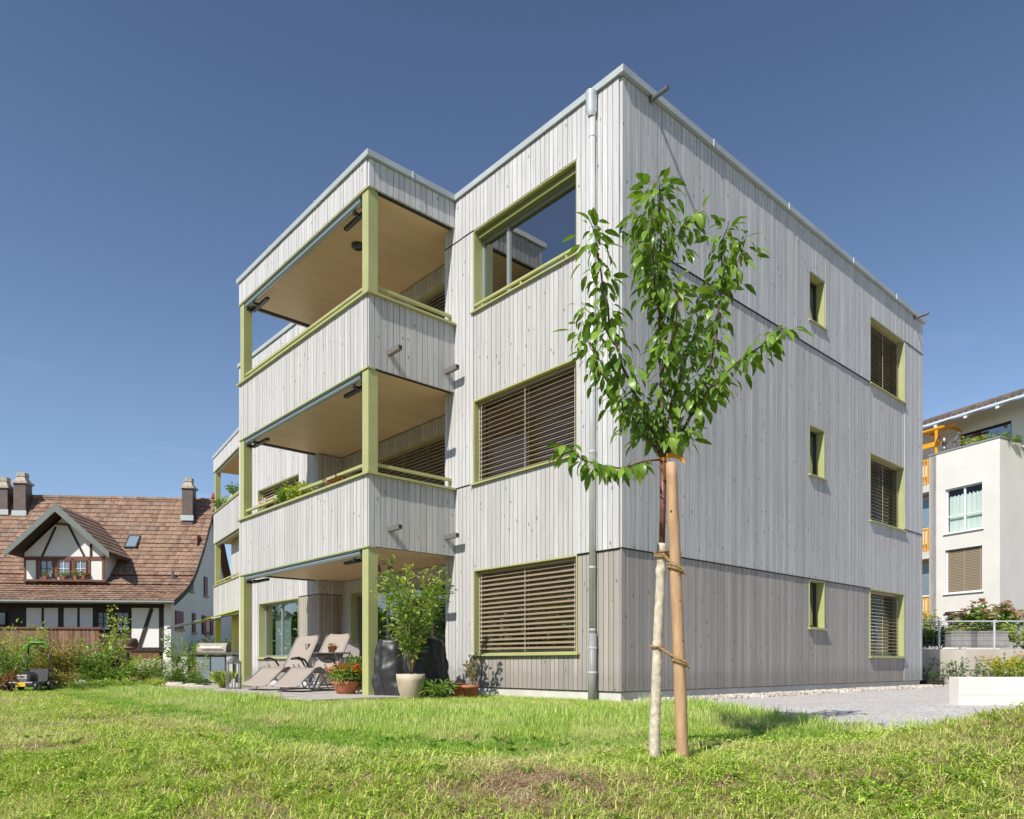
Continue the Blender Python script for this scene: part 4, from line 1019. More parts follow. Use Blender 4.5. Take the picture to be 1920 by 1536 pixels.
for _ in range(160):
    f = U(.02,1); p = lerp_path(tr[:6], f); a = U(0, 2*pi); r_ = .038 - .009 * f; q = p + Vector((cos(a), sin(a), 0)) * r_; m.tube([q, q + Vector((cos(a), sin(a), U(-.6,.6))) * U(.004,.012)], .0008, 3, cap=False)
m.build('frayed_fibre', M_CORD, TREE, kind='stuff')
LIMBS = [
 ([(1243,868,0),(1242,800,0),(1240,700,.02),(1240,600,.0),(1238,500,-.02),(1238,400,-.03),(1236,328,-.03)], .018, .95),
 ([(1244,862,0),(1265,825,.03),(1290,790,.06),(1318,735,.1),(1332,690,.12),(1345,620,.15),(1350,530,.16),(1354,460,.18),(1366,412,.2)], .0135, 1),
 ([(1296,780,.07),(1330,730,.0),(1365,695,-.12),(1410,660,-.2),(1450,628,-.26),(1476,614,-.3)], .009, 1),
 ([(1241,848,0),(1216,795,-.06),(1192,740,-.14),(1168,690,-.2),(1146,620,-.26),(1132,540,-.3),(1120,470,-.32),(1108,414,-.34)], .012, 1),
 ([(1241,858,0),(1205,812,.08),(1176,770,.16),(1150,735,.22),(1122,690,.28),(1104,645,.3),(1092,600,.32)], .010, .9),
 ([(1238,862,0),(1200,868,-.1),(1160,878,-.2),(1122,874,-.28),(1085,856,-.34),(1052,832,-.36)], .007, .85),
 ([(1243,820,0),(1262,750,.12),(1280,690,.2),(1300,640,.26),(1312,600,.3),(1320,540,.32)], .010, .9),
 ([(1238,500,0),(1262,452,.1),(1292,412,.16),(1318,395,.2)], .006, .8),
 ([(1240,620,0),(1228,550,-.12),(1224,470,-.2),(1222,400,-.24),(1226,338,-.26)], .008, 1),
 ([(1240,560,0),(1215,490,.12),(1200,440,.2),(1190,400,.24)], .006, .9),
 ([(1348,560,.15),(1372,510,.2),(1392,470,.22),(1400,440,.24)], .005, .7),
 ([(1150,640,-.2),(1118,600,-.1),(1092,570,-.04)], .005, .8),
 ([(1240,700,0),(1262,640,-.18),(1270,580,-.26),(1274,520,-.3)], .007, .9),
]
limbs = []
for pts, r0, dens in LIMBS:
    P_ = tpath(pts); out = []
    for k in range(len(P_) * 3):
        f = k / (len(P_) * 3 - 1); p = lerp_path(P_, f); out.append(p + Vector((sin(k * 1.3), cos(k * 1.9), sin(k * .9))) * .006 * (1 if 0 < k else 0))
    m = MB(); m.tube(out, [r0 * (1 - .82 * k / (len(out) - 1)) + .0012 for k in range(len(out))], 7); m.build('branch', M_BARK if r0 > .011 else M_BARKR, TREE, True); limbs.append((out, dens))
def cherry_leaf(i):
    m = MB(); L = 1.0; n = 9; up = []; ce = []; dn = []; rnd = random.Random(i); cu = (.10,.28,.45,.2,.6)[i]; fold = (.22,.35,.12,.42,.28)[i]; tw = (0,.3,-.3,.15,-.1)[i]
    for k in range(n + 1):
        f = k / n; w = .20 * (sin(pi * min(1, f * 1.02) ** .78)) ** .85 if 0 < f < 1 else 0; w *= 1 + .05 * ((k % 2) * 2 - 1)
        an = f * cu * 2; x = sin(an) / (cu * 2); z = -(1 - cos(an)) / (cu * 2)
        c_ = Vector((x, 0, z)); b = Vector((0, cos(tw * f), sin(tw * f))); nn = Vector((sin(an), 0, cos(an)))
        ce.append(c_); up.append(c_ + b * w + nn * w * fold); dn.append(c_ - b * w + nn * w * fold)
    m.sheet([up, ce, dn]); m.tube([(-.16,0,.03), (0,0,0)], .008, 4)
    return m
CL = [cherry_leaf(i) for i in range(5)]; CLM = [c.mesh('leaf', M_CHERRY, True) for c in CL]
lv = []
for out, dens in limbs:
    Ltot = sum((b - a).length for a, b in zip(out, out[1:])); cnt = int(Ltot * 112 * dens); ph = R() * 6
    for k in range(cnt):
        f = .10 + .90 * ((k + R()) / cnt); p = lerp_path(out, min(1, f)); ph += 2.4 + U(-.4,.4)
        d = (RT * cos(ph) + FW * sin(ph)); tx = (lerp_path(out, min(1, f + .03)) - lerp_path(out, max(0, f - .03))).normalized()
        droop = U(.3, 1.7) if f < .93 else U(-.3, .6)
        v = (d + Vector((0,0,-1)) * droop + tx * U(-.1,.5)).normalized()
        spur = U(.005, .09) if R() < .85 else .12
        p = p + d * spur + Vector((0,0,-1)) * spur * .25
        s = .055 + .085 * R() ** .8; n = (Vector((0,0,1)) + d * .4 + rv() * .55); b = n.cross(v).normalized(); n = v.cross(b)
        M = Matrix(((v.x,b.x,n.x,0),(v.y,b.y,n.y,0),(v.z,b.z,n.z,0),(0,0,0,1))); M = Matrix.Translation(p) @ M @ Matrix.Scale(s, 4); lv.append((s * U(.8,1.2), random.randrange(5), M))
lv.sort(key=lambda q: -q[0]); crown = MB()
for i, (s, k, M) in enumerate(lv):
    if i < 300: inst('leaf', CLM[k], TREE, M)
    else:
        n0 = len(crown.v); crown.v += [tuple(M @ Vector(v)) for v in CL[k].v]; crown.f += [tuple(n0 + q for q in f) for f in CL[k].f]; crown.tone += [None] * len(CL[k].f)
crown.build('crown', M_CHERRY, TREE, True, kind='stuff')
t = thing('marker_tape', 'orange tape tied round the trunk above the stake', 'tape', TP(1243,862) + TB)
m = MB(); m.lathe([(.026,-.012),(.028,.012)], n=12); rows = []
for k in range(9):
    f = k / 8; c = RT * (.02 + .13 * f) + Vector((0,0,.02 + .015 * sin(f * 3) - .05 * f * f)) + FW * (-.02); rows.append([c + Vector((0,0,.014)) , c - Vector((0,0,.016)) + FW * .012 * sin(f * 5)])
m.sheet(rows); m.build('ribbon', mat('orange_tape', (.85,.30,.01), .5), t, True)
# stake
SD = 5.13; sb = gpt(1280, SD); ST = thing('tree_stake', 'round bare wooden stake driven in beside the cherry tree', 'stake', sb)
M_STAKE = mat('peeled_wood', (.56,.36,.20), .75, col2=(.40,.24,.13), nscale=7, stretch=(3,3,.7), bump=.3, bscale=40)
sp = [PX(x, y, SD) - sb for x, y in ((1281,1452),(1279,1400),(1275,1280),(1270,1150),(1264,1000),(1258,868))]
out = [lerp_path(sp, k / 24) for k in range(25)]
m = MB(); m.tube(out, [.0455 - .0085 * k / 24 + .0012 * sin(k * 2.3) for k in range(25)], 18); m.build('pole', M_STAKE, ST, True)
m = MB()
for (f, a) in ((.22,.028),(.47,-.024),(.63,.012),(.86,-.02),(.52,.02)):
    p = lerp_path(sp, f); q = p - FW * (.036 - abs(a) * .35) + RT * a
    m.lathe([(0,.012),(.006,.008),(.009,0),(.006,-.008),(0,-.012)], tuple(q), 7)
m.build('knot', M_BARKR, ST, True)
def rope(label, ptsA, turns_at, sag):
    pass
M_ROPE = mat('coconut_rope', (.42,.28,.14), .95, noise=.3, nscale=60, bump=1.0, bscale=200)
def twisted(m, pts, r, tw=60):
    """three-strand rope along pts"""
    L = sum((b - a).length for a, b in zip(pts, pts[1:])); n = max(12, int(L / .006))
    for s in range(3):
        out = []
        for k in range(n + 1):
            f = k / n; p = lerp_path(pts, f); d = (lerp_path(pts, min(1, f + .02)) - lerp_path(pts, max(0, f - .02))).normalized()
            a = d.cross(Vector((0,0,1)) if abs(d.z) < .9 else Vector((1,0,0))).normalized(); b = d.cross(a); th = L * f * tw + s * 2.094
            out.append(p + (a * cos(th) + b * sin(th)) * r * .55)
        m.tube(out, r * .62, 5)
for (py, lab) in ((1050, 'upper coconut rope tying the trunk to the stake'), (1228, 'lower coconut rope tying the trunk to the stake')):
    A_ = PX({1050:1240,1228:1232}[py], {1050:1040,1228:1212}[py], TD); B_ = PX({1050:1266,1228:1273}[py], {1050:1066,1228:1240}[py], SD)
    t = thing('rope', lab, 'rope', A_); m = MB(); rings = []
    for w in range(3):
        ring = []
        for k in range(17):
            th = 2 * pi * k / 16; ring.append(Vector((cos(th), sin(th), 0)) * .046 + Vector((0,0,(w - 1) * .016 + .004 * sin(th + w))))
        if py == 1050 or w == 1: twisted(m, ring, .0075)
    m.build('trunk_loop', M_ROPE, t, True); m = MB()
    o_ = B_ - A_
    for w in range(2):
        ring = [o_ + Vector((cos(2*pi*k/16), sin(2*pi*k/16), 0)) * .050 + RT.dot(Vector((cos(2*pi*k/16), sin(2*pi*k/16), 0))) * Vector((0,0,-.022)) + Vector((0,0,(w - .5) * .02)) for k in range(17)]; twisted(m, ring, .009)
    m.build('stake_loop', M_ROPE, t, True); m = MB()
    twisted(m, [Vector((0,0,.0)) - FW * .045, o_ * .4 - FW * .05 + Vector((0,0,-.003)), o_ * .85 - FW * .055, o_ + RT * .03 - FW * .045, o_ + RT * .065 - FW * .03 + Vector((0,0,-.045))], .009); m.build('cord', M_ROPE, t, True)
    m = MB()
    for _ in range(150): p = o_ * U(0,1.3) + Vector((0,0,U(-.02,.02))) - FW * U(.03,.06); m.tube([p, p + rv() * U(.008,.03)], .0007, 3, cap=False)
    m.build('frayed_fibre', M_ROPE, t, kind='stuff')

# ------------------------------------------------------------------ patio furniture
M_TEXT = mat('taupe_mesh_fabric', (.34,.29,.25), .8, noise=.06, nscale=30, bump=.3, bscale=300)
M_ALU = mat('grey_aluminium', (.25,.25,.25), .4, metal=.6)
def lounger(label, loc, rz_):
    t = thing('sun_lounger', label, 'lounger', loc, rz_, 'taupe relaxing loungers on the patio')
    prof = [(-.02,.10),(.22,.24),(.48,.42),(.60,.44),(.78,.36),(.98,.34),(1.10,.42),(1.30,.72),(1.50,1.02),(1.56,1.10)]
    prof = [Vector((a, 0, b)) for a, b in prof]; rows = []
    for k in range(37):
        p = lerp_path(prof, k / 36); w = .27 if k < 34 else .27 - .02 * (k - 33); rows.append([(p.x, w * (j / 4 - 1) if False else w * (j - 4) / 4, p.z - .018 * (1 - ((j - 4) / 4) ** 2)) for j in range(9)])
    m = MB(); m.sheet(rows); o_ = m.build('seat_fabric', M_TEXT, t, True); so_ = o_.modifiers.new('thick', 'SOLIDIFY'); so_.thickness = .006
    for s in (-1, 1):
        m = MB(); m.tube([(p.x, s * .285, p.z) for p in prof], .014, 8); m.build('side_rail', M_ALU, t, True)
        m = MB(); m.tube([(.15,s*.30,.012),(.35,s*.30,.012),(.55,s*.31,.30),(.72,s*.31,.42)], .013, 6); m.build('leg', M_ALU, t, True)
        m = MB(); m.tube([(1.25,s*.30,.012),(1.05,s*.30,.012),(.80,s*.31,.35),(.70,s*.31,.50)], .013, 6); m.build('leg', M_ALU, t, True)
        m = MB(); m.tube([(.62,s*.335,.60),(.75,s*.335,.62),(.92,s*.335,.58),(1.02,s*.325,.46)], [.022,.024,.022,.015], 8); m.build('armrest', M_DARKM, t, True)
    m = MB(); m.tube([(.2,-.30,.012),(.2,.30,.012)], .012, 6); m.tube([(1.2,-.30,.012),(1.2,.30,.012)], .012, 6); m.build('cross_bar', M_ALU, t)
    return t
def patio_pt(px, Y): p = CF((px-960)/1380*Y, Y); p.z = -.115; return p
L1 = lounger('left reclining lounger of taupe fabric on the patio beside the green post', patio_pt(478, 13.9), YAW + radians(66))
L2 = lounger('right reclining lounger of taupe fabric on the patio, nearer the folding table', patio_pt(535, 13.1), YAW + radians(66))
# folding table and chairs
tp = patio_pt(622, 14.3); t = thing('folding_table', 'round dark folding table on the patio behind the orange flowers', 'table', tp, .4)
m = MB(); m.lathe([(0,.70),(.33,.70),(.34,.712),(.33,.725),(0,.725)], n=28); m.build('table_top', M_MIDM, t)
for s in (-1, 1):
    for q in (-1, 1):
        m = MB(); m.tube([(s*.22, q*.26, 0), (-s*.22, q*.26, .70)], .012, 6); m.build('leg', M_ALU, t)
m = MB(); m.tube([(-.2,-.26,.10),(-.2,.26,.10)], .01, 6); m.tube([(.2,-.26,.10),(.2,.26,.10)], .01, 6); m.build('stretcher', M_ALU, t)
t = thing('flower_pot', 'small terracotta pot with a low green plant on the round folding table', 'plant pot', tp + Vector((0,0,.726)))
m = MB(); m.lathe([(0,0),(.055,0),(.075,.11),(.08,.11),(.08,.13),(.068,.13),(.065,.11),(0,.11)], n=16); m.build('pot', M_TERRA, t, True); plant(t, .06, .06, 6, 90, .04, M_LEAFY, off=(0,0,.11), spread=.035)
def fchair(label, loc, rz_):
    t = thing('folding_chair', label, 'chair', loc, rz_, 'grey folding chairs at the table')
    m = MB(); 
    for k in range(7): m.box(-.2 + k * .058, -.2 + k * .058 + .045, -.21, .21, .44, .455)
    m.build('seat', M_ALU, t)
    m = MB(); m.box(.235, .255, -.22, .22, .62, .90, M=Matrix.Rotation(radians(-6), 4, 'Y')); m.build('backrest', mat('grey_mesh', (.36,.33,.31), .7) if 'grey_mesh' not in bpy.data.materials else bpy.data.materials['grey_mesh'], t)
    for s in (-1, 1):
        m = MB(); m.tube([(-.2,s*.22,0),(.12,s*.22,.45),(.20,s*.22,.92)], .011, 6); m.build('leg', M_ALU, t)
        m = MB(); m.tube([(.25,s*.20,0),(-.18,s*.20,.45)], .011, 6); m.build('leg', M_ALU, t)
    return t
fchair('grey folding chair behind the round table, its mesh back facing out', patio_pt(648, 14.9), YAW + radians(65))
fchair('grey folding chair in front of the brown recess wall, left of the table', patio_pt(601, 15.2), YAW + radians(150))
# pizza peel leaning at the recess wall
t = thing('wooden_peel', 'long wooden pizza peel leaning against the brown recess wall', 'peel', Vector((.42, 8.70, -.1)), 0)
m = MB(); m.prism([(-.15,.62),(-.16,.50),(-.15,.30),(-.13,.28),(.13,.28),(.15,.30),(.16,.50),(.10,.66),(.03,.80),(-.03,.80),(-.10,.66)], -.01, .01, Matrix.Translation((0,0,.35)) @ Matrix.Rotation(radians(0), 4, 'X')); m.build('blade', mat('honey_wood', (.45,.22,.07), .55, noise=.15, nscale=5), t)
m = MB(); m.tube([(0,0,1.12),(0,.1,2.05)], .017, 8); m.build('handle', mat('handle_wood', (.28,.13,.06), .6), t)
# lantern
t = thing('lantern', 'tall grey metal lantern standing left of the loungers', 'lantern', patio_pt(438, 14.9), YAW + .2)
m = MB(); m.box(-.13,.13,-.13,.13,0,.03); m.box(-.13,.13,-.13,.13,.50,.53)
for a in (-1,1):
    for b in (-1,1): m.box(a*.13-.012*(a+1), a*.13-.012*(a-1), b*.13-.012*(b+1), b*.13-.012*(b-1), .03, .50)
m.build('frame', M_ALU, t); m = MB(); m.lathe([(.16,.53),(.06,.62),(.03,.64),(0,.66)], n=4); m.build('roof', M_ALU, t)
m = MB(); m.lathe([(0,.03),(.04,.03),(.04,.2),(0,.2)], n=12); m.build('candle', M_WHITE, t)
# covered grill
gl = patio_pt(772, 12.0); gl.z = ground_z(gl.x, gl.y) + .005
t = thing('covered_grill', 'large gas grill under a creased black vinyl cover beside the green post', 'grill', gl, YAW)
rows = []
NK, NJ = 44, 120
def cover_pt(a, h):
    # a round, h 0 (hem) .. 1 (top)
    ca, sa = cos(a), sin(a); e = 4.0; rr = (abs(ca) ** e + abs(sa) ** e) ** (-1 / e)
    hx, hy = .54, .31; topx, topy = .30, .20
    k = smooth(.50, 1.0, h); sx = hx * (1 - k) + topx * k; sy = hy * (1 - k) + topy * k
    bul = 1 + .03 * sin(h * 7)
    fold = (1 - h) ** 1.0 * (.045 * sin(a * 9 + 2 * sin(h * 3)) + .026 * sin(a * 17 + h * 5 + 1)) + .02 * max(0, sin(a * 6 - h * 5)) ** 3 * (1 - h) + .02 * sin(a * 5 + h * 14) * sin(h * 9 + 2 * a)
    x = ca * rr * sx * bul + ca * fold; y = sa * rr * sy * bul + sa * fold
    zt = .80 + .27 * math.exp(-((x - .08) / .26) ** 2) ; z = h * 1.0
    z = min(1, h / .62) * .80 if h < .62 else .80 + (zt - .80) * smooth(.62, 1, h)
    z = z * 1.17 + .012 * sin(a * 4 + h * 10) * (h > .3)
    v = Vector((x, y, z)); q = noise.noise(v * 5.0) * .020 + noise.noise(v * 12 + Vector((3,1,2))) * .012
    return (x + q * ca * 1.2, y + q * sa * 1.2, z + q * .5)
for i in range(NK + 1): rows.append([cover_pt(2 * pi * j / NJ, i / NK) for j in range(NJ + 1)])
for q in (.75, .5, .25, .02):
    r0 = rows[NK]; cx = sum(p[0] for p in r0) / len(r0); rows.append([(cx + (p[0] - cx) * q, p[1] * q, p[2] + (1 - q) * .035 + .006 * sin(p[0] * 20)) for p in r0])
m = MB(); m.sheet(rows); m.build('cover', mat('black_vinyl', (.022,.022,.024), .47, spec=.6, bump=.35, bscale=9), t, True)
# beige pot with tall leafy shrub
M_STONEP = mat('limewashed_pot', (.60,.52,.40), .85, col2=(.42,.34,.24), nscale=4, bump=.2, bscale=40)
pp = gpt(770, 11.35); t = thing('potted_shrub', 'tall loose shrub with yellow-green leaves in a beige stone pot', 'potted shrub', pp, .6)
m = MB(); m.lathe([(0,.0),(.135,.0),(.15,.03),(.19,.16),(.215,.30),(.225,.40),(.205,.40),(.20,.35),(0,.35)], n=28); m.build('pot', M_STONEP, t, True)
m = MB(); m.lathe([(0,.36),(.2,.355)], n=16); m.build('soil', M_SOIL, t)
plant(t, 1.95, .62, 13, 1050, .085, M_LEAF, off=(0,0,.35), form='vase', spread=.12, low=.22, sr=.011, fw=.55, wander=.10, up=.5)
plant(t, 1.75, .58, 9, 560, .085, M_LEAFY, off=(0,0,.35), form='vase', spread=.12, low=.25, sr=.008, fw=.55)
# orange flowers in a wide terracotta bowl, second clump to the right behind the post
fp = patio_pt(648, 12.35); fp.z = -.113
t = thing('flower_bowl', 'wide terracotta bowl of orange flowers at the patio edge', 'flower pot', fp)
m = MB(); m.lathe([(0,0),(.14,0),(.17,.05),(.20,.12),(.225,.17),(.23,.17),(.23,.205),(.205,.205),(.19,.16),(0,.16)], n=28); m.build('bowl', M_TERRA, t, True)
plant(t, .36, .27, 20, 1000, .055, M_LEAF, off=(0,0,.15), spread=.08, flower=M_ORANGEF, nfl=60, fs=.075)
plant(t, .25, .25, 8, 160, .05, M_LEAFY, off=(-.1,-.05,.15), spread=.08, flower=M_YELLOWF, nfl=8, fs=.06)
fp = patio_pt(690, 12.5); t = thing('flower_clump', 'clump of orange-red flowers spilling over beside the green corner post', 'flowers', fp)
m = MB(); m.lathe([(0,0),(.09,0),(.12,.16),(.10,.16),(0,.14)], n=18); m.build('pot', M_DARKM, t)
plant(t, .36, .18, 14, 520, .055, M_LEAF, off=(0,0,.12), spread=.08, flower=M_ORANGEF, nfl=36, fs=.075)
bush('potted_shrub', 'bright green leafy plant standing behind the orange flowers', 'plant', patio_pt(672, 13.0), .72, .2, 12, 520, .07, M_LEAF, form='column', spread=.1)
# two terracotta pots by the facade
for i, (px, Y, lab, r_) in enumerate(((857, 11.9, 'plain terracotta pot half hidden behind the black grill cover', .12), (882, 11.5, 'terracotta pot with patterned bag and small plant in front of the facade', .13))):
    p = gpt(px, Y, .01); t = thing('flower_pot', lab, 'flower pot', p)
    m = MB(); m.lathe([(0,0),(r_*.68,0),(r_*.95,.17),(r_*1.1,.17),(r_*1.12,.215),(r_*.95,.215),(r_*.92,.17),(0,.165)], n=22); m.build('pot', M_TERRA, t, True)
    if i == 0:
        m = MB(); m.lathe([(0,.225),(r_*1.2,.222),(r_*1.25,.24),(0,.245)], n=22); m.build('saucer', M_TERRA, t, True)
    if i == 1:
        m = MB(); rows = []
        for a in range(9): rows.append([(-.12 + .03 * a, -.05 + .02 * sin(a + b), .17 + b * .035 + (.02 if a < 4 else -.01 * (a - 4)) * b * .5) for b in range(5)])
        m.sheet(rows); bagm = bpy.data.materials.new('patterned_bag'); bagm.use_nodes = True; tt = NT(bagm); v = tt.n('ShaderNodeTexVoronoi'); v.inputs['Scale'].default_value = 26; tc = tt.n('ShaderNodeTexCoord'); tt.l(tc.outputs['Object'], v.inputs['Vector']); sp_ = tt.n('ShaderNodeSeparateColor'); tt.l(v.outputs['Color'], sp_.inputs[0])
        tt.l(tt.ramp(sp_.outputs[0], [(0,(.10,.30,.22)),(.35,(.55,.55,.50)),(.6,(.55,.12,.20)),(.8,(.70,.70,.66)),(1,(.15,.35,.20))]), tt.b.inputs['Base Color']); m.build('patterned_bag', bagm, t)
        plant(t, .5, .12, 7, 110, .06, M_LEAFO, off=(0,0,.16), form='vase', spread=.05)
# small shrub that throws its shade on the facade plinth; light grasses along the plinth
bush('weed_clump', 'thin green weeds growing between the black cover and the terracotta pots', 'plant', gpt(822, 11.3), .30, .3, 20, 260, .10, M_LEAF, fw=.2, form='vase', spread=.06, sr=.003)
# balcony planters behind the level-two rail
def on_balcony(y, z=3.50, x=-1.56): return Vector((x, y, z))
for i, (y, lab) in enumerate(((6.5, 'bushy green basil pot hanging over the middle of the first floor rail'), (7.0, 'second bushy green basil pot on the first floor rail, further left'))):
    t = thing('potted_herbs', lab, 'potted plant', on_balcony(y, 3.0), 0); m = MB(); m.lathe([(0,.2),(.10,.2),(.13,.42),(0,.42)], n=14); m.build('pot', M_MIDM, t)
    plant(t, .42, .26, 16, 620, .085, M_LEAFY if i == 0 else M_LEAF, off=(0,0,.42), spread=.10)
t = thing('potted_plant', 'russet leaved plant behind the first floor rail near the corner post', 'potted plant', on_balcony(5.05, 3.0, -1.5)); m = MB(); m.lathe([(0,.1),(.10,.1),(.13,.42),(0,.42)], n=14); m.build('pot', M_DARKM, t)
plant(t, .22, .3, 14, 330, .08, M_LEAFR, off=(0,0,.42), spread=.08)
M_SLATW = mat('pale_trellis_wood', (.50,.38,.29), .8, noise=.15, nscale=6)
t = thing('planter_rack', 'row of wooden plant racks with grey pots behind the first floor rail', 'plant rack', on_balcony(7.9, 3.478, -1.60))
for k, yy in enumerate((-.95, -.75, -.35, .15, .45)):
    m = MB(); m.box(-.02, .0, yy, yy + .09, 0, .30 + .02 * (k % 2)); m.build('upright', M_SLATW, t)
for k, yy in enumerate((-.55, -.1, .3)):
    m = MB(); m.lathe([(0,-.1),(.09,-.1),(.11,.14),(0,.14)], (.14, yy + .05, 0), 14); m.build('pot', M_MIDM, t)
m = MB(); m.box(0, .015, -1.0, .54, .26, .30); m.build('rail', M_SLATW, t)

# ------------------------------------------------------------------ far-left terrace: outdoor kitchen
ok = CF((388-960)/1380*21.5, 21.5, -.15); t = thing('outdoor_kitchen', 'grey outdoor kitchen counter with doors below the green awning', 'counter', ok, YAW + .1)
m = MB(); m.box(-.72,-.55,0,.6,0,.82); m.box(.55,.72,0,.6,0,.82); m.box(-.55,.55,.5,.6,.0,.80); m.build('carcass', M_CONC, t)
m = MB(); m.box(-.80,1.7,-.05,.65,.82,.88); m.build('worktop', M_MIDM, t)
for xx in (-.30, .12): m = MB(); m.box(xx, xx + .38, -.0, .03, .1, .74); m.build('door', mat('blue_grey_front', (.30,.36,.42), .3, metal=.3) if 'blue_grey_front' not in bpy.data.materials else bpy.data.materials['blue_grey_front'], t)
m = MB(); m.box(.75,1.65,.1,.6,.3,.8); m.build('side_cupboard', M_CONC, t)
gk = ok + Vector((0,0,.88)) + RT * .1 + FW * .25; t = thing('gas_grill', 'stainless grill hood on the outdoor kitchen counter', 'grill', gk, YAW + .1)
m = MB(); pr_ = [(-.28,.0)] + [(-.28 * cos(a * pi / 8), .06 + .22 * sin(a * pi / 8)) for a in range(9)] + [(.28,0)]
n0 = len(pr_); A1 = [(-.42, p[0], p[1]) for p in pr_]; A2 = [(.42, p[0], p[1]) for p in pr_]; m.v = A1 + A2; m.f = [tuple(range(n0)), tuple(reversed(range(n0, 2*n0)))] + [((i+1) % n0, i, n0 + i, n0 + (i+1) % n0) for i in range(n0)]; m.tone = [None] * len(m.f)
m.build('hood', M_CAPC, t); m = MB(); m.tube([(-.3,-.33,.14),(.3,-.33,.14)], .015, 6); m.build('handle', M_PIPE, t)
t = thing('hedge', 'green hedge seen between the green posts at the far left', 'hedge', CF(-15.2, 38)); plant(t, 1.9, 1.3, 30, 2200, .16, M_LEAFY, spread=.35); plant(t, 1.9, 1.3, 20, 1400, .16, M_LEAF, off=(1.5,-1.0,0), spread=.35)

# ------------------------------------------------------------------ lawn mower
mp = gpt(53, 14.8, .0); MW = thing('lawn_mower', 'dark petrol lawn mower with a green folding handle on the lawn edge', 'lawn mower', mp, YAW + radians(8))
m = MB(); m.box(-.24,.24,-.30,.34,.10,.21); 
o_ = m.build('deck', M_DARKM, MW, bevel=.03)
m = MB(); m.lathe([(.15,.0),(.16,.05),(.155,.12),(.12,.17),(.05,.19),(0,.19)], (0,.02,.21), 18); m.build('engine', mat('engine_black', (.03,.03,.032), .35), MW, True)
m = MB(); m.box(-.10,.10,-.25,-.12,.21,.34); m.build('filter_box', M_MIDM, MW, bevel=.01)
m = MB(); m.box(-.09,.09,-.305,-.301,.11,.19); m.build('warning_sticker', mat('yellow_sticker', (.80,.50,.03), .5), MW)
m = MB(); m.box(-.09,.09,-.2525,-.2505,.26,.31); m.build('name_plate', mat('grey_plate', (.45,.40,.42), .5), MW)
for s in (-1, 1):
    for (yy, r_) in ((-.24,.10), (.30,.11)):
        m = MB(); prw = [(0,-.022),(r_*.55,-.022),(r_*.6,-.03),(r_*.93,-.028),(r_,-.015),(r_,.015),(r_*.93,.028),(r_*.6,.03),(r_*.55,.022),(0,.022)]
        m.lathe(prw, n=20); wo_ = m.build('wheel', M_DARKM, MW, True); wo_.matrix_local = Matrix.Translation((s*.28, yy, r_)) @ Matrix.Rotation(radians(90), 4, 'Y')
        m = MB(); m.lathe([(0,.024),(r_*.5,.024),(r_*.5,.031),(0,.031)], n=14); m.build('hub', M_MIDM, wo_)
    m = MB(); m.tube([(s*.22,.32,.15),(s*.21,.42,.60),(s*.20,.40,.80)], .014, 8); m.build('handle_tube', M_DARKM, MW, True)
M_LIME = mat('lime_green_plastic', (.10,.34,.04), .4)
m = MB(); m.tube([(-.20,.38,.80),(-.195,.37,.93),(-.13,.36,1.0),(.13,.36,1.0),(.195,.37,.93),(.20,.38,.80)], .017, 8); m.build('handle_bar', M_LIME, MW, True)
m = MB(); m.tube([(-.19,.42,.76),(-.185,.41,.90),(-.12,.40,.97),(.12,.40,.97),(.185,.41,.90),(.19,.42,.76)], .012, 8); m.build('brake_bar', M_DARKM, MW, True)
m = MB(); m.prism([(.35,.12),(.42,.45),(.80,.42),(.85,.2),(.7,.1)], -.2, .2, Matrix(((0,1,0,0),(1,0,0,0),(0,0,1,0),(0,0,0,1)))); m.build('grass_bag', M_DARKM, MW)

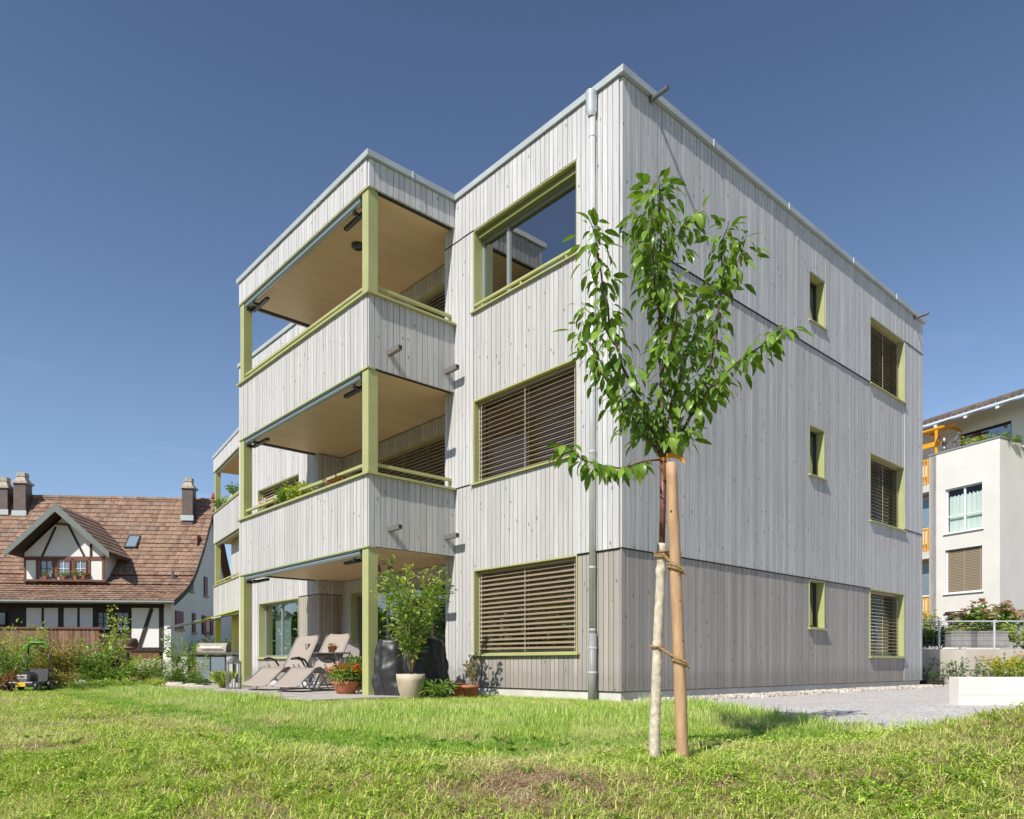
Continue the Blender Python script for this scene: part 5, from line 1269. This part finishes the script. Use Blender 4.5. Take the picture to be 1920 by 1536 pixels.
# ------------------------------------------------------------------ garden in front of the farmhouse
def G(px, Y, *a, **k): return (gpt(px, Y), a, k)
gard = [
 ('rose_bush','loose bush with red hips and pale leaves left of the mower handle','bush',22,15.8,dict(a=(1.25,.55,16,1000,.08,M_LEAF),k=dict(spread=.16,flower=M_ORANGEF,nfl=26,fs=.05,form='vase'))),
 ('shrub','tall light green shrub rising above the balcony at the left edge','bush',52,17.0,dict(a=(1.55,.45,14,800,.085,M_LEAFY),k=dict(spread=.17,form='column'))),
 ('shrub','russet tinged shrub directly behind the mower','bush',88,16.6,dict(a=(1.15,.42,14,620,.075,M_LEAFO),k=dict(spread=.16,flower=M_ORANGEF,nfl=14,fs=.045))),
 ('shrub','upright olive brown shrub in front of the red-brown balcony','bush',120,16.6,dict(a=(1.25,.42,16,900,.085,M_LEAFO),k=dict(spread=.15,form='vase'))),
 ('shrub','low olive brown shrub right of the mower wheels','bush',112,15.6,dict(a=(.55,.40,14,500,.07,M_LEAFO),k=dict(spread=.14))),
 ('shrub','green-leaved shrub at the right end of the brown balcony','bush',168,18.0,dict(a=(1.15,.5,14,700,.09,M_LEAF),k=dict(spread=.17,form='vase'))),
 ('climbing_vine','thin tall climbing vine rising in front of the farmhouse window','climber',222,19.0,dict(a=(2.1,.22,4,330,.10,M_LEAFY),k=dict(spread=.12,form='column',low=.3))),
 ('climbing_vine','shorter arching vine left of the tall one','climber',192,18.6,dict(a=(1.45,.4,4,260,.10,M_LEAFY),k=dict(spread=.12,form='vase'))),
 ('shrub','dense green bed of leaves at the foot of the tall vine','bush',205,18.0,dict(a=(.62,.75,18,1200,.09,M_LEAF),k=dict(spread=.16))),
 ('shrub','bright green leafy bush left of the white flowers','bush',270,19.0,dict(a=(.95,.38,14,800,.085,M_LEAFY),k=dict(spread=.15))),
 ('flowering_bush','bush covered with small white flowers before the farmhouse corner','bush',300,18.6,dict(a=(.72,.50,18,700,.07,M_LEAF),k=dict(spread=.15,flower=M_WHITEF,nfl=210,fs=.06,form='round'))),
 ('young_tree','slender young tree with airy grey-green leaves under the awning edge','tree',338,19.2,dict(a=(1.55,.62,9,560,.085,M_LEAF),k=dict(spread=.13,form='vase',low=.3))),
 ('shrub','green bush below the white gable wall','bush',345,19.0,dict(a=(.42,.40,12,600,.08,M_LEAF),k=dict(spread=.13))),
 ('flower_bed','low purple and orange flowers in front of the farmhouse cellar','flowers',240,19.6,dict(a=(.55,.4,14,300,.06,M_LEAFR),k=dict(spread=.12,flower=M_ORANGEF,nfl=16,fs=.05))),
 ('shrub','sprawling light green ground shrub in the middle of the garden bed','bush',245,16.2,dict(a=(.26,.75,20,1300,.07,M_LEAFY),k=dict(spread=.12))),
 ('shrub','low green clump at the left of the stone edging','bush',190,15.6,dict(a=(.24,.55,16,700,.07,M_LEAF),k=dict(spread=.11))),
 ('shrub','brown and green low shrub at the left picture edge','bush',12,14.6,dict(a=(.55,.3,12,420,.07,M_LEAFR),k=dict(spread=.12))),
 ('ornamental_grass','rounded tuft of fine light green grass left of the lantern','grass',418,15.5,dict(a=(.34,.22,60,420,.16,M_LEAFY),k=dict(spread=.05,fw=.07,form='vase',sr=.003,up=3))),
 ('shrub','dark green small shrub under the outdoor kitchen','bush',372,17.5,dict(a=(.26,.3,10,300,.07,M_LEAFD),k=dict(spread=.09))),
 ('climbing_vine','leafy tendrils trailing along the outdoor kitchen top','climber',372,20.5,dict(a=(.95,.4,5,160,.08,M_LEAFY),k=dict(spread=.1,form='vase'))),
]
for nm, lab, cat_, px, Y, d in gard: bush(nm, lab, cat_, gpt(px, Y, -.02), *d['a'], **d['k'])
# stones edging the bed
M_ROCK = mat('pale_limestone', (.52,.46,.38), .9, noise=.2, nscale=7, bump=.5, bscale=20)
def rock(name, label, p, sx, sy, sz, cat='stone', group=None, mt=None):
    m = MB(); rr = random.Random(int(p.x * 1000)); prof = [(0,0),(.8,.0),(1,.35),(.9,.75),(.5,1),(0,1.02)]; m.lathe(prof, n=9)
    m.v = [((x * sx * (1 + rr.uniform(-.12,.12))), y * sy * (1 + rr.uniform(-.12,.12)), z * sz) for x, y, z in m.v]
    o = m.build(name, mt or M_ROCK, None, True); o.location = p; o.rotation_euler = (0,0,rr.uniform(0,6)); tag(o, label, cat, group); return o
stn = ((128,16.6,.22,.14,.2),(140,16.3,.16,.12,.16),(151,16.4,.19,.14,.22),(160,16.0,.14,.1,.12),(214,17.2,.4,.14,.06),(330,17.4,.2,.14,.15),(345,17.2,.24,.15,.1),(358,17.0,.2,.15,.13),(370,16.8,.26,.18,.1),(384,16.6,.3,.2,.07),(398,16.4,.25,.2,.06),(322,17.8,.16,.12,.14),(118,16.9,.2,.12,.18))
for i, (px, Y, a, b, c) in enumerate(stn):
    od = ('leftmost','second','third','fourth','fifth','sixth','last')
    L5 = sorted(q[0] for q in stn if q[0] < 200); R7 = sorted(q[0] for q in stn if q[0] > 250)
    side = od[L5.index(px)] + ' pale stone from the left in the bed edging right of the mower' if px < 200 else ('flat stone slab lying in the middle of the garden bed' if px == 214 else od[R7.index(px)] + ' pale stone from the left in the rough edging below the outdoor kitchen')
    rock('stone', side, gpt(px, Y, -.02), a, b, c, group=None if px == 214 else ('stones of the bed edging right of the mower' if px < 200 else 'stones of the edging below the outdoor kitchen'))
# round-backed garden chair in front of the farmhouse
t = thing('garden_chair', 'brown round-backed garden chair with a pink cushion before the farmhouse', 'chair', gpt(240, 24, .55), YAW)
m = MB(); m.lathe([(0,.0),(.30,.02),(.44,.12),(.50,.30),(.47,.52),(.40,.62),(.36,.62),(.42,.48),(.44,.30),(.38,.16),(.0,.08)], (0,0,.35), 22); m.v = [(a*.62,b*.62,c*.62+.25) for a,b,c in m.v]; m.build('shell', mat('brown_wicker', (.12,.08,.06), .8, noise=.2, nscale=20), t, True)
m = MB(); m.lathe([(0,.0),(.40,.03),(.42,.08),(.0,.13)], (0,-.12,.42), 20); m.v = [(a*.62,b*.62,c*.62+.25) for a,b,c in m.v]; m.build('cushion', mat('pink_cushion', (.62,.40,.33), .9), t, True)
m = MB(); m.tube([(0,0,-.55),(0,0,.36)], .04, 8); m.lathe([(0,.0),(.3,.0),(.3,.03),(0,.04)], (0,0,-.56), 16); m.build('base', M_DARKM, t)

# ------------------------------------------------------------------ lawn: scattered blades (countless), and pebbles
def scatter(name, pts, protos, mt, kind='stuff'):
    coll = bpy.data.collections.new(name + '_parts')
    for i, mb in enumerate(protos):
        o = bpy.data.objects.new('%s_%02d' % (name, i), mb.mesh('%s_%02d' % (name, i), mt[i] if isinstance(mt, list) else mt)); coll.objects.link(o)
    me = bpy.data.meshes.new(name); me.vertices.add(len(pts)); me.vertices.foreach_set('co', [c for p in pts for c in p[0]])
    a = me.attributes.new('rot', 'FLOAT_VECTOR', 'POINT'); a.data.foreach_set('vector', [c for p in pts for c in p[1]])
    a = me.attributes.new('scl', 'FLOAT', 'POINT'); a.data.foreach_set('value', [p[2] for p in pts])
    a = me.attributes.new('idx', 'INT', 'POINT'); a.data.foreach_set('value', [p[3] for p in pts])
    o = bpy.data.objects.new(name, me); COL.objects.link(o); o['kind'] = kind
    ng = bpy.data.node_groups.new(name + '_nodes', 'GeometryNodeTree'); ng.interface.new_socket('Geometry', in_out='INPUT', socket_type='NodeSocketGeometry'); ng.interface.new_socket('Geometry', in_out='OUTPUT', socket_type='NodeSocketGeometry')
    N_ = ng.nodes; gi = N_.new('NodeGroupInput'); go = N_.new('NodeGroupOutput'); ip = N_.new('GeometryNodeInstanceOnPoints'); ci = N_.new('GeometryNodeCollectionInfo')
    ci.inputs['Collection'].default_value = coll; ci.inputs['Separate Children'].default_value = True; ci.inputs['Reset Children'].default_value = True; ip.inputs['Pick Instance'].default_value = True
    def na(nm, ty):
        q = N_.new('GeometryNodeInputNamedAttribute'); q.data_type = ty; q.inputs[0].default_value = nm; return q.outputs[0]
    L_ = ng.links; L_.new(gi.outputs[0], ip.inputs['Points']); L_.new(ci.outputs[0], ip.inputs['Instance']); L_.new(na('idx', 'INT'), ip.inputs['Instance Index'])
    L_.new(na('rot', 'FLOAT_VECTOR'), ip.inputs['Rotation']); L_.new(na('scl', 'FLOAT'), ip.inputs['Scale']); L_.new(ip.outputs[0], go.inputs[0])
    md = o.modifiers.new('scatter', 'NODES'); md.node_group = ng; return o
def blade(m, x, y, h, w, lean, a, bend):
    q = len(m.v); dx, dy = cos(a), sin(a); px_, py_ = -dy * w / 2, dx * w / 2
    for (f, ww) in ((0, 1), (.45, .85), (.8, .5)):
        l = lean * h * f ** 1.6 * (1 + bend * f); z = h * f * (1 - .35 * lean * f)
        m.v += [(x + dx * l + px_ * ww, y + dy * l + py_ * ww, z), (x + dx * l - px_ * ww, y + dy * l - py_ * ww, z)]
    l = lean * h * (1 + bend); m.v.append((x + dx * l, y + dy * l, h * (1 - .4 * lean)))
    m.f += [(q,q+1,q+3,q+2),(q+2,q+3,q+5,q+4),(q+4,q+5,q+6)]; m.tone += [None] * 3
def tuft(n, rad, h0, h1, w, lean0, lean1):
    m = MB()
    for _ in range(n): r_ = rad * sqrt(R()); a = U(0, 6.28); blade(m, r_ * cos(a), r_ * sin(a), U(h0, h1), w * U(.7, 1.3), U(lean0, lean1), U(0, 6.28), U(0, .4))
    return m
def grass_mat(name, root, mid, tip, dry, dryness):
    m = bpy.data.materials.new(name); m.use_nodes = True; t = NT(m); g_ = t.n('ShaderNodeNewGeometry'); oi = t.n('ShaderNodeObjectInfo')
    f = t.math('FRACT', t.math('ADD', g_.outputs['Random Per Island'], oi.outputs['Random']))
    c = t.ramp(f, [(0, root), (.4, mid), (1 - dryness, tip), (1, dry)])
    patch = t.noise(g_.outputs['Position'], .9, 4); c = t.mix(t.ramp(patch, [(.46, (0,0,0)), (.66, (.5,.5,.5))]), c, dry)
    t.l(c, t.b.inputs['Base Color']); t.b.inputs['Roughness'].default_value = .55; t.b.inputs['Specular IOR Level'].default_value = .3
    tl = t.n('ShaderNodeBsdfTranslucent'); t.l(c, tl.inputs[0]); mx = t.n('ShaderNodeMixShader'); mx.inputs[0].default_value = .30
    t.l(t.b.outputs[0], mx.inputs[1]); t.l(tl.outputs[0], mx.inputs[2]); t.l(mx.outputs[0], t.t.nodes['Material Output'].inputs[0]); return m
MG1 = grass_mat('mown_grass', (.16,.33,.02), (.40,.58,.05), (.70,.78,.15), (.80,.70,.38), .25)
MG2 = grass_mat('tall_grass', (.14,.33,.02), (.38,.60,.07), (.70,.80,.22), (.78,.74,.38), .2)
MG3 = grass_mat('dry_straw', (.50,.33,.19), (.68,.52,.30), (.84,.76,.50), (.30,.16,.09), .3)
MG4 = grass_mat('clover', (.10,.26,.015), (.28,.48,.03), (.50,.68,.08), (.66,.66,.20), .2)
def clover(n, rad):
    m = LeafMass()
    for _ in range(n):
        r_ = rad * sqrt(R()); a = U(0,6.28); c = Vector((r_ * cos(a), r_ * sin(a), U(.015,.05)))
        for k in range(3): b = a + k * 2.1; m.leaf(c, Vector((cos(b), sin(b), U(-.3,.7))), Vector((U(-.6,.6),U(-.6,.6),1)), U(.010,.020), .013, .1)
    return m
protos = [tuft(38,.085,.03,.075,.0048,.2,1.2) for _ in range(4)] + [tuft(26,.09,.04,.10,.006,.5,1.6) for _ in range(2)] + [clover(16,.09) for _ in range(3)] + [tuft(22,.10,.03,.09,.004,1.0,2.2) for _ in range(2)] + [tuft(30,.10,.08,.19,.0055,.05,.6) for _ in range(4)]
MG5 = grass_mat('fresh_cut_grass', (.07,.22,.015), (.20,.44,.03), (.36,.60,.06), (.50,.60,.16), .15)
protos += [tuft(38,.085,.03,.07,.0048,.2,1.0) for _ in range(2)]
mats_ = [MG1]*4 + [MG1]*2 + [MG4]*3 + [MG3]*2 + [MG2]*4 + [MG5]*2
def vn(x, y, s=1.0, sd=0):
    def h(i, j): q = sin(i * 127.1 + j * 311.7 + sd * 17.3) * 43758.5453; return q - math.floor(q)
    x *= s; y *= s; i, j = math.floor(x), math.floor(y); fx, fy = x - i, y - j; fx = fx*fx*(3-2*fx); fy = fy*fy*(3-2*fy)
    return (h(i,j)*(1-fx)+h(i+1,j)*fx)*(1-fy) + (h(i,j+1)*(1-fx)+h(i+1,j+1)*fx)*fy
TE = [(-20,16),(-8.6,15.0),(-7.4,13.2),(-5.2,10.4),(-3.8,8.7),(-2.0,7.1),(-.9,6.5),(.4,6.4),(1.5,6.7),(2.6,7.0),(3.2,7.3),(30,9)]
def tall_edge(X):
    for (a, b), (c, d) in zip(TE, TE[1:]):
        if X <= c: return b + (d - b) * (X - a) / (c - a)
    return 9
def poly_in(X, Y, poly):
    c = False; j = len(poly) - 1
    for i in range(len(poly)):
        a, b = poly[i]; d, e = poly[j]
        if (b > Y) != (e > Y) and X < (d - a) * (Y - b) / (e - b) + a: c = not c
        j = i
    return c
GP = edge + [(22, 20.2)] + far[:5][::-1] + [(1.6, 10.6)]
def blocked(x, y, X, Y):
    if x > .0 and y > .0: return True
    if -3.18 < x <= .1 and 2.93 < y < 13.3: return True
    if poly_in(X, Y, GP): return True
    return False
pts = []
def add(X, Y, idx, s):
    p = CF(X, Y); 
    if blocked(p.x, p.y, X, Y): return
    if (X - 1.005) ** 2 + (Y - 5.17) ** 2 < .012 or (X - 1.19) ** 2 + (Y - 5.08) ** 2 < .014: return
    if Y < 5.6 and idx < 11: s *= 1.15
    pts.append(((p.x, p.y, ground_z(p.x, p.y) - .004), (U(-.15,.15), U(-.15,.15), U(0,6.28)), s, idx))
rg = random.Random(3)
Y = 2.9
while Y < 17:
    dens = 460 if Y < 5.5 else (300 if Y < 7 else (150 if Y < 11 else 80)); half = .80 * Y + .8
    nrow = int(dens * .1 * 2 * half)
    for _ in range(nrow):
        X = U(-half, half); y_ = Y + R() * .1; te = tall_edge(X); q = vn(X + 9, y_ + 3, 1.1, 2) * .6 + vn(X, y_, 3.1, 5) * .4
        if y_ > te + U(-.15,.15):
            add(X, y_, random.randrange(11, 15), U(.55, 1.05) * (.55 + .45 * smooth(0, .8, y_ - te)) * (1 - .5 * smooth(8.2, 9.2, y_) * (X > -3.5)))
            if R() < .4: add(X, y_, random.randrange(0, 4), U(.8,1.3))
        else:
            band = y_ > te - .7 - .5 * vn(X, 0, 1.0, 9)
            # bare, dried patch in the foreground and at the mowing edge
            bare = 1.25 * math.exp(-((X - .1) / .62) ** 2 - ((y_ - 4.5) / .30) ** 2) + .8 * math.exp(-((X - 1.9) / .5) ** 2 - ((y_ - 4.45) / .2) ** 2) + .35 * math.exp(-((X + .9) / .6) ** 2 - ((y_ - 5.7) / .18) ** 2)
            if band: add(X, y_, random.choice((15,16,15,16,1)), U(.6,.9)); continue
            if R() < bare * .95: 
                if R() < .5: add(X, y_, random.randrange(9, 11), U(.6,1.1))
                continue
            if R() < (.6 if q > .60 else .22): add(X, y_, random.randrange(9, 11), U(.5,.9))
            elif R() < (.30 if q < .36 else .10): add(X, y_, random.randrange(6, 9), U(.7,1.2))
            else: add(X, y_, random.randrange(0, 6), U(.6, 1.15))
    Y += .1
# a few tall seed stalks spilling over the gravel edge
for _ in range(160):
    k = R() * 4.5; i = int(k); f = k - i; X = edge[i][0] * (1-f) + edge[i+1][0] * f + U(-.1,.12); Y = edge[i][1] * (1-f) + edge[i+1][1] * f - U(0,.15); add(X - .05, Y - .05, random.randrange(11, 15), U(.6,1.2))
# fringe along the plinth and around pots
for _ in range(420):
    s = U(.0, 3.6); p = Vector((-U(.02,.35), s, 0)); X, Y = camxy(p.x, p.y); add(X, Y, random.randrange(11, 15), U(.2,.5))
for _ in range(60):
    X = U(2.2, 9); Y = U(6.4, 13)
    if poly_in(X, Y, GP): p = CF(X, Y); pts.append(((p.x, p.y, ground_z(p.x, p.y) + .015), (0, 0, U(0,6)), U(.15,.45), random.randrange(0,6)))
scatter('lawn_grass', pts, protos, mats_)
# broad-leaved weeds in the foreground
wm = LeafMass(); W0 = CF(0, 4)
for _ in range(240):
    Y = U(2.8, 6.5); X = U(-.75 * Y, .75 * Y); p = CF(X, Y); 
    if blocked(p.x, p.y, X, Y): continue
    p.z = ground_z(p.x, p.y) + .01
    for k in range(random.randrange(4, 8)):
        a = U(0,6.28); wm.leaf(p, Vector((cos(a), sin(a), U(.3,1.1))), Vector((0,0,1)), U(.04,.085), U(.018,.032), .3)
wo_ = wm.build('lawn_weeds', M_LEAF, None, kind='stuff')
# pebble strip along the right face
def pebble(i):
    m = MB(); rr = random.Random(i); m.lathe([(0,-.6),(.7,-.45),(1,0),(.75,.45),(0,.62)], n=7); m.v = [(x * (1 + rr.uniform(-.15,.15)), y * (.75 + rr.uniform(-.1,.1)), z * .8) for x, y, z in m.v]; return m
M_PEB = tile_material('pale_pebble', [(0, (.50,.44,.36)), (.5, (.66,.61,.54)), (1, (.76,.72,.66))])
M_GRV = tile_material('grey_gravel_stone', [(0, (.30,.28,.27)), (.5, (.48,.46,.45)), (1, (.66,.64,.62))])
pp_ = []
for _ in range(5200):
    x = U(.2, 11.3); y = -abs(random.gauss(0, .22)) - .0; 
    if y < -.62: continue
    pp_.append(((x, y, ground_z(x, y) + .018 + U(0,.03)), (U(0,3), U(0,3), U(0,3)), U(.018,.036), random.randrange(4)))
scatter('pebble_strip', pp_, [pebble(i) for i in range(4)], M_PEB)
pp_ = []
while len(pp_) < 9000:
    Y = 6.3 + 11 * R() ** 1.5; X = U(1.8, .78 * Y + .5)
    if poly_in(X, Y, GP): p = CF(X, Y); pp_.append(((p.x, p.y, ground_z(p.x, p.y) + .014), (U(0,3), U(0,3), U(0,3)), U(.006,.015), random.randrange(4)))
scatter('gravel_stones', pp_, [pebble(i + 9) for i in range(4)], M_GRV)

# wood edge out of the frame that the panes and the ground face: a far mass of trees west and south of the lawn
fw_ = LeafMass()
for i in range(60):
    if i < 26: c = Vector((-46 + U(-5,5), -34 + i * 4.6, 0)); 
    elif i >= 46: c = Vector((-46 + (i - 46) * 1.2 + U(-2,2), 84 + (i - 46) * 3.2, 0))
    else: c = Vector((-28 + (i - 26) * 4.8, -50 + U(-5,5), 0))
    h = U(8, 12); fw_.tube([c, c + Vector((0,0,h*.7))], [.25,.08], 6)
    for _ in range(330):
        d = rv(); r_ = U(.6,1) ; fw_.leaf(c + Vector((d.x * 3.1 * r_, d.y * 3.1 * r_, h * .55 + d.z * h * .45 * r_)), rv(), rv(), U(.5,1.0), U(.4,.8))
fw_.build('far_wood', M_LEAFD, None, kind='stuff')
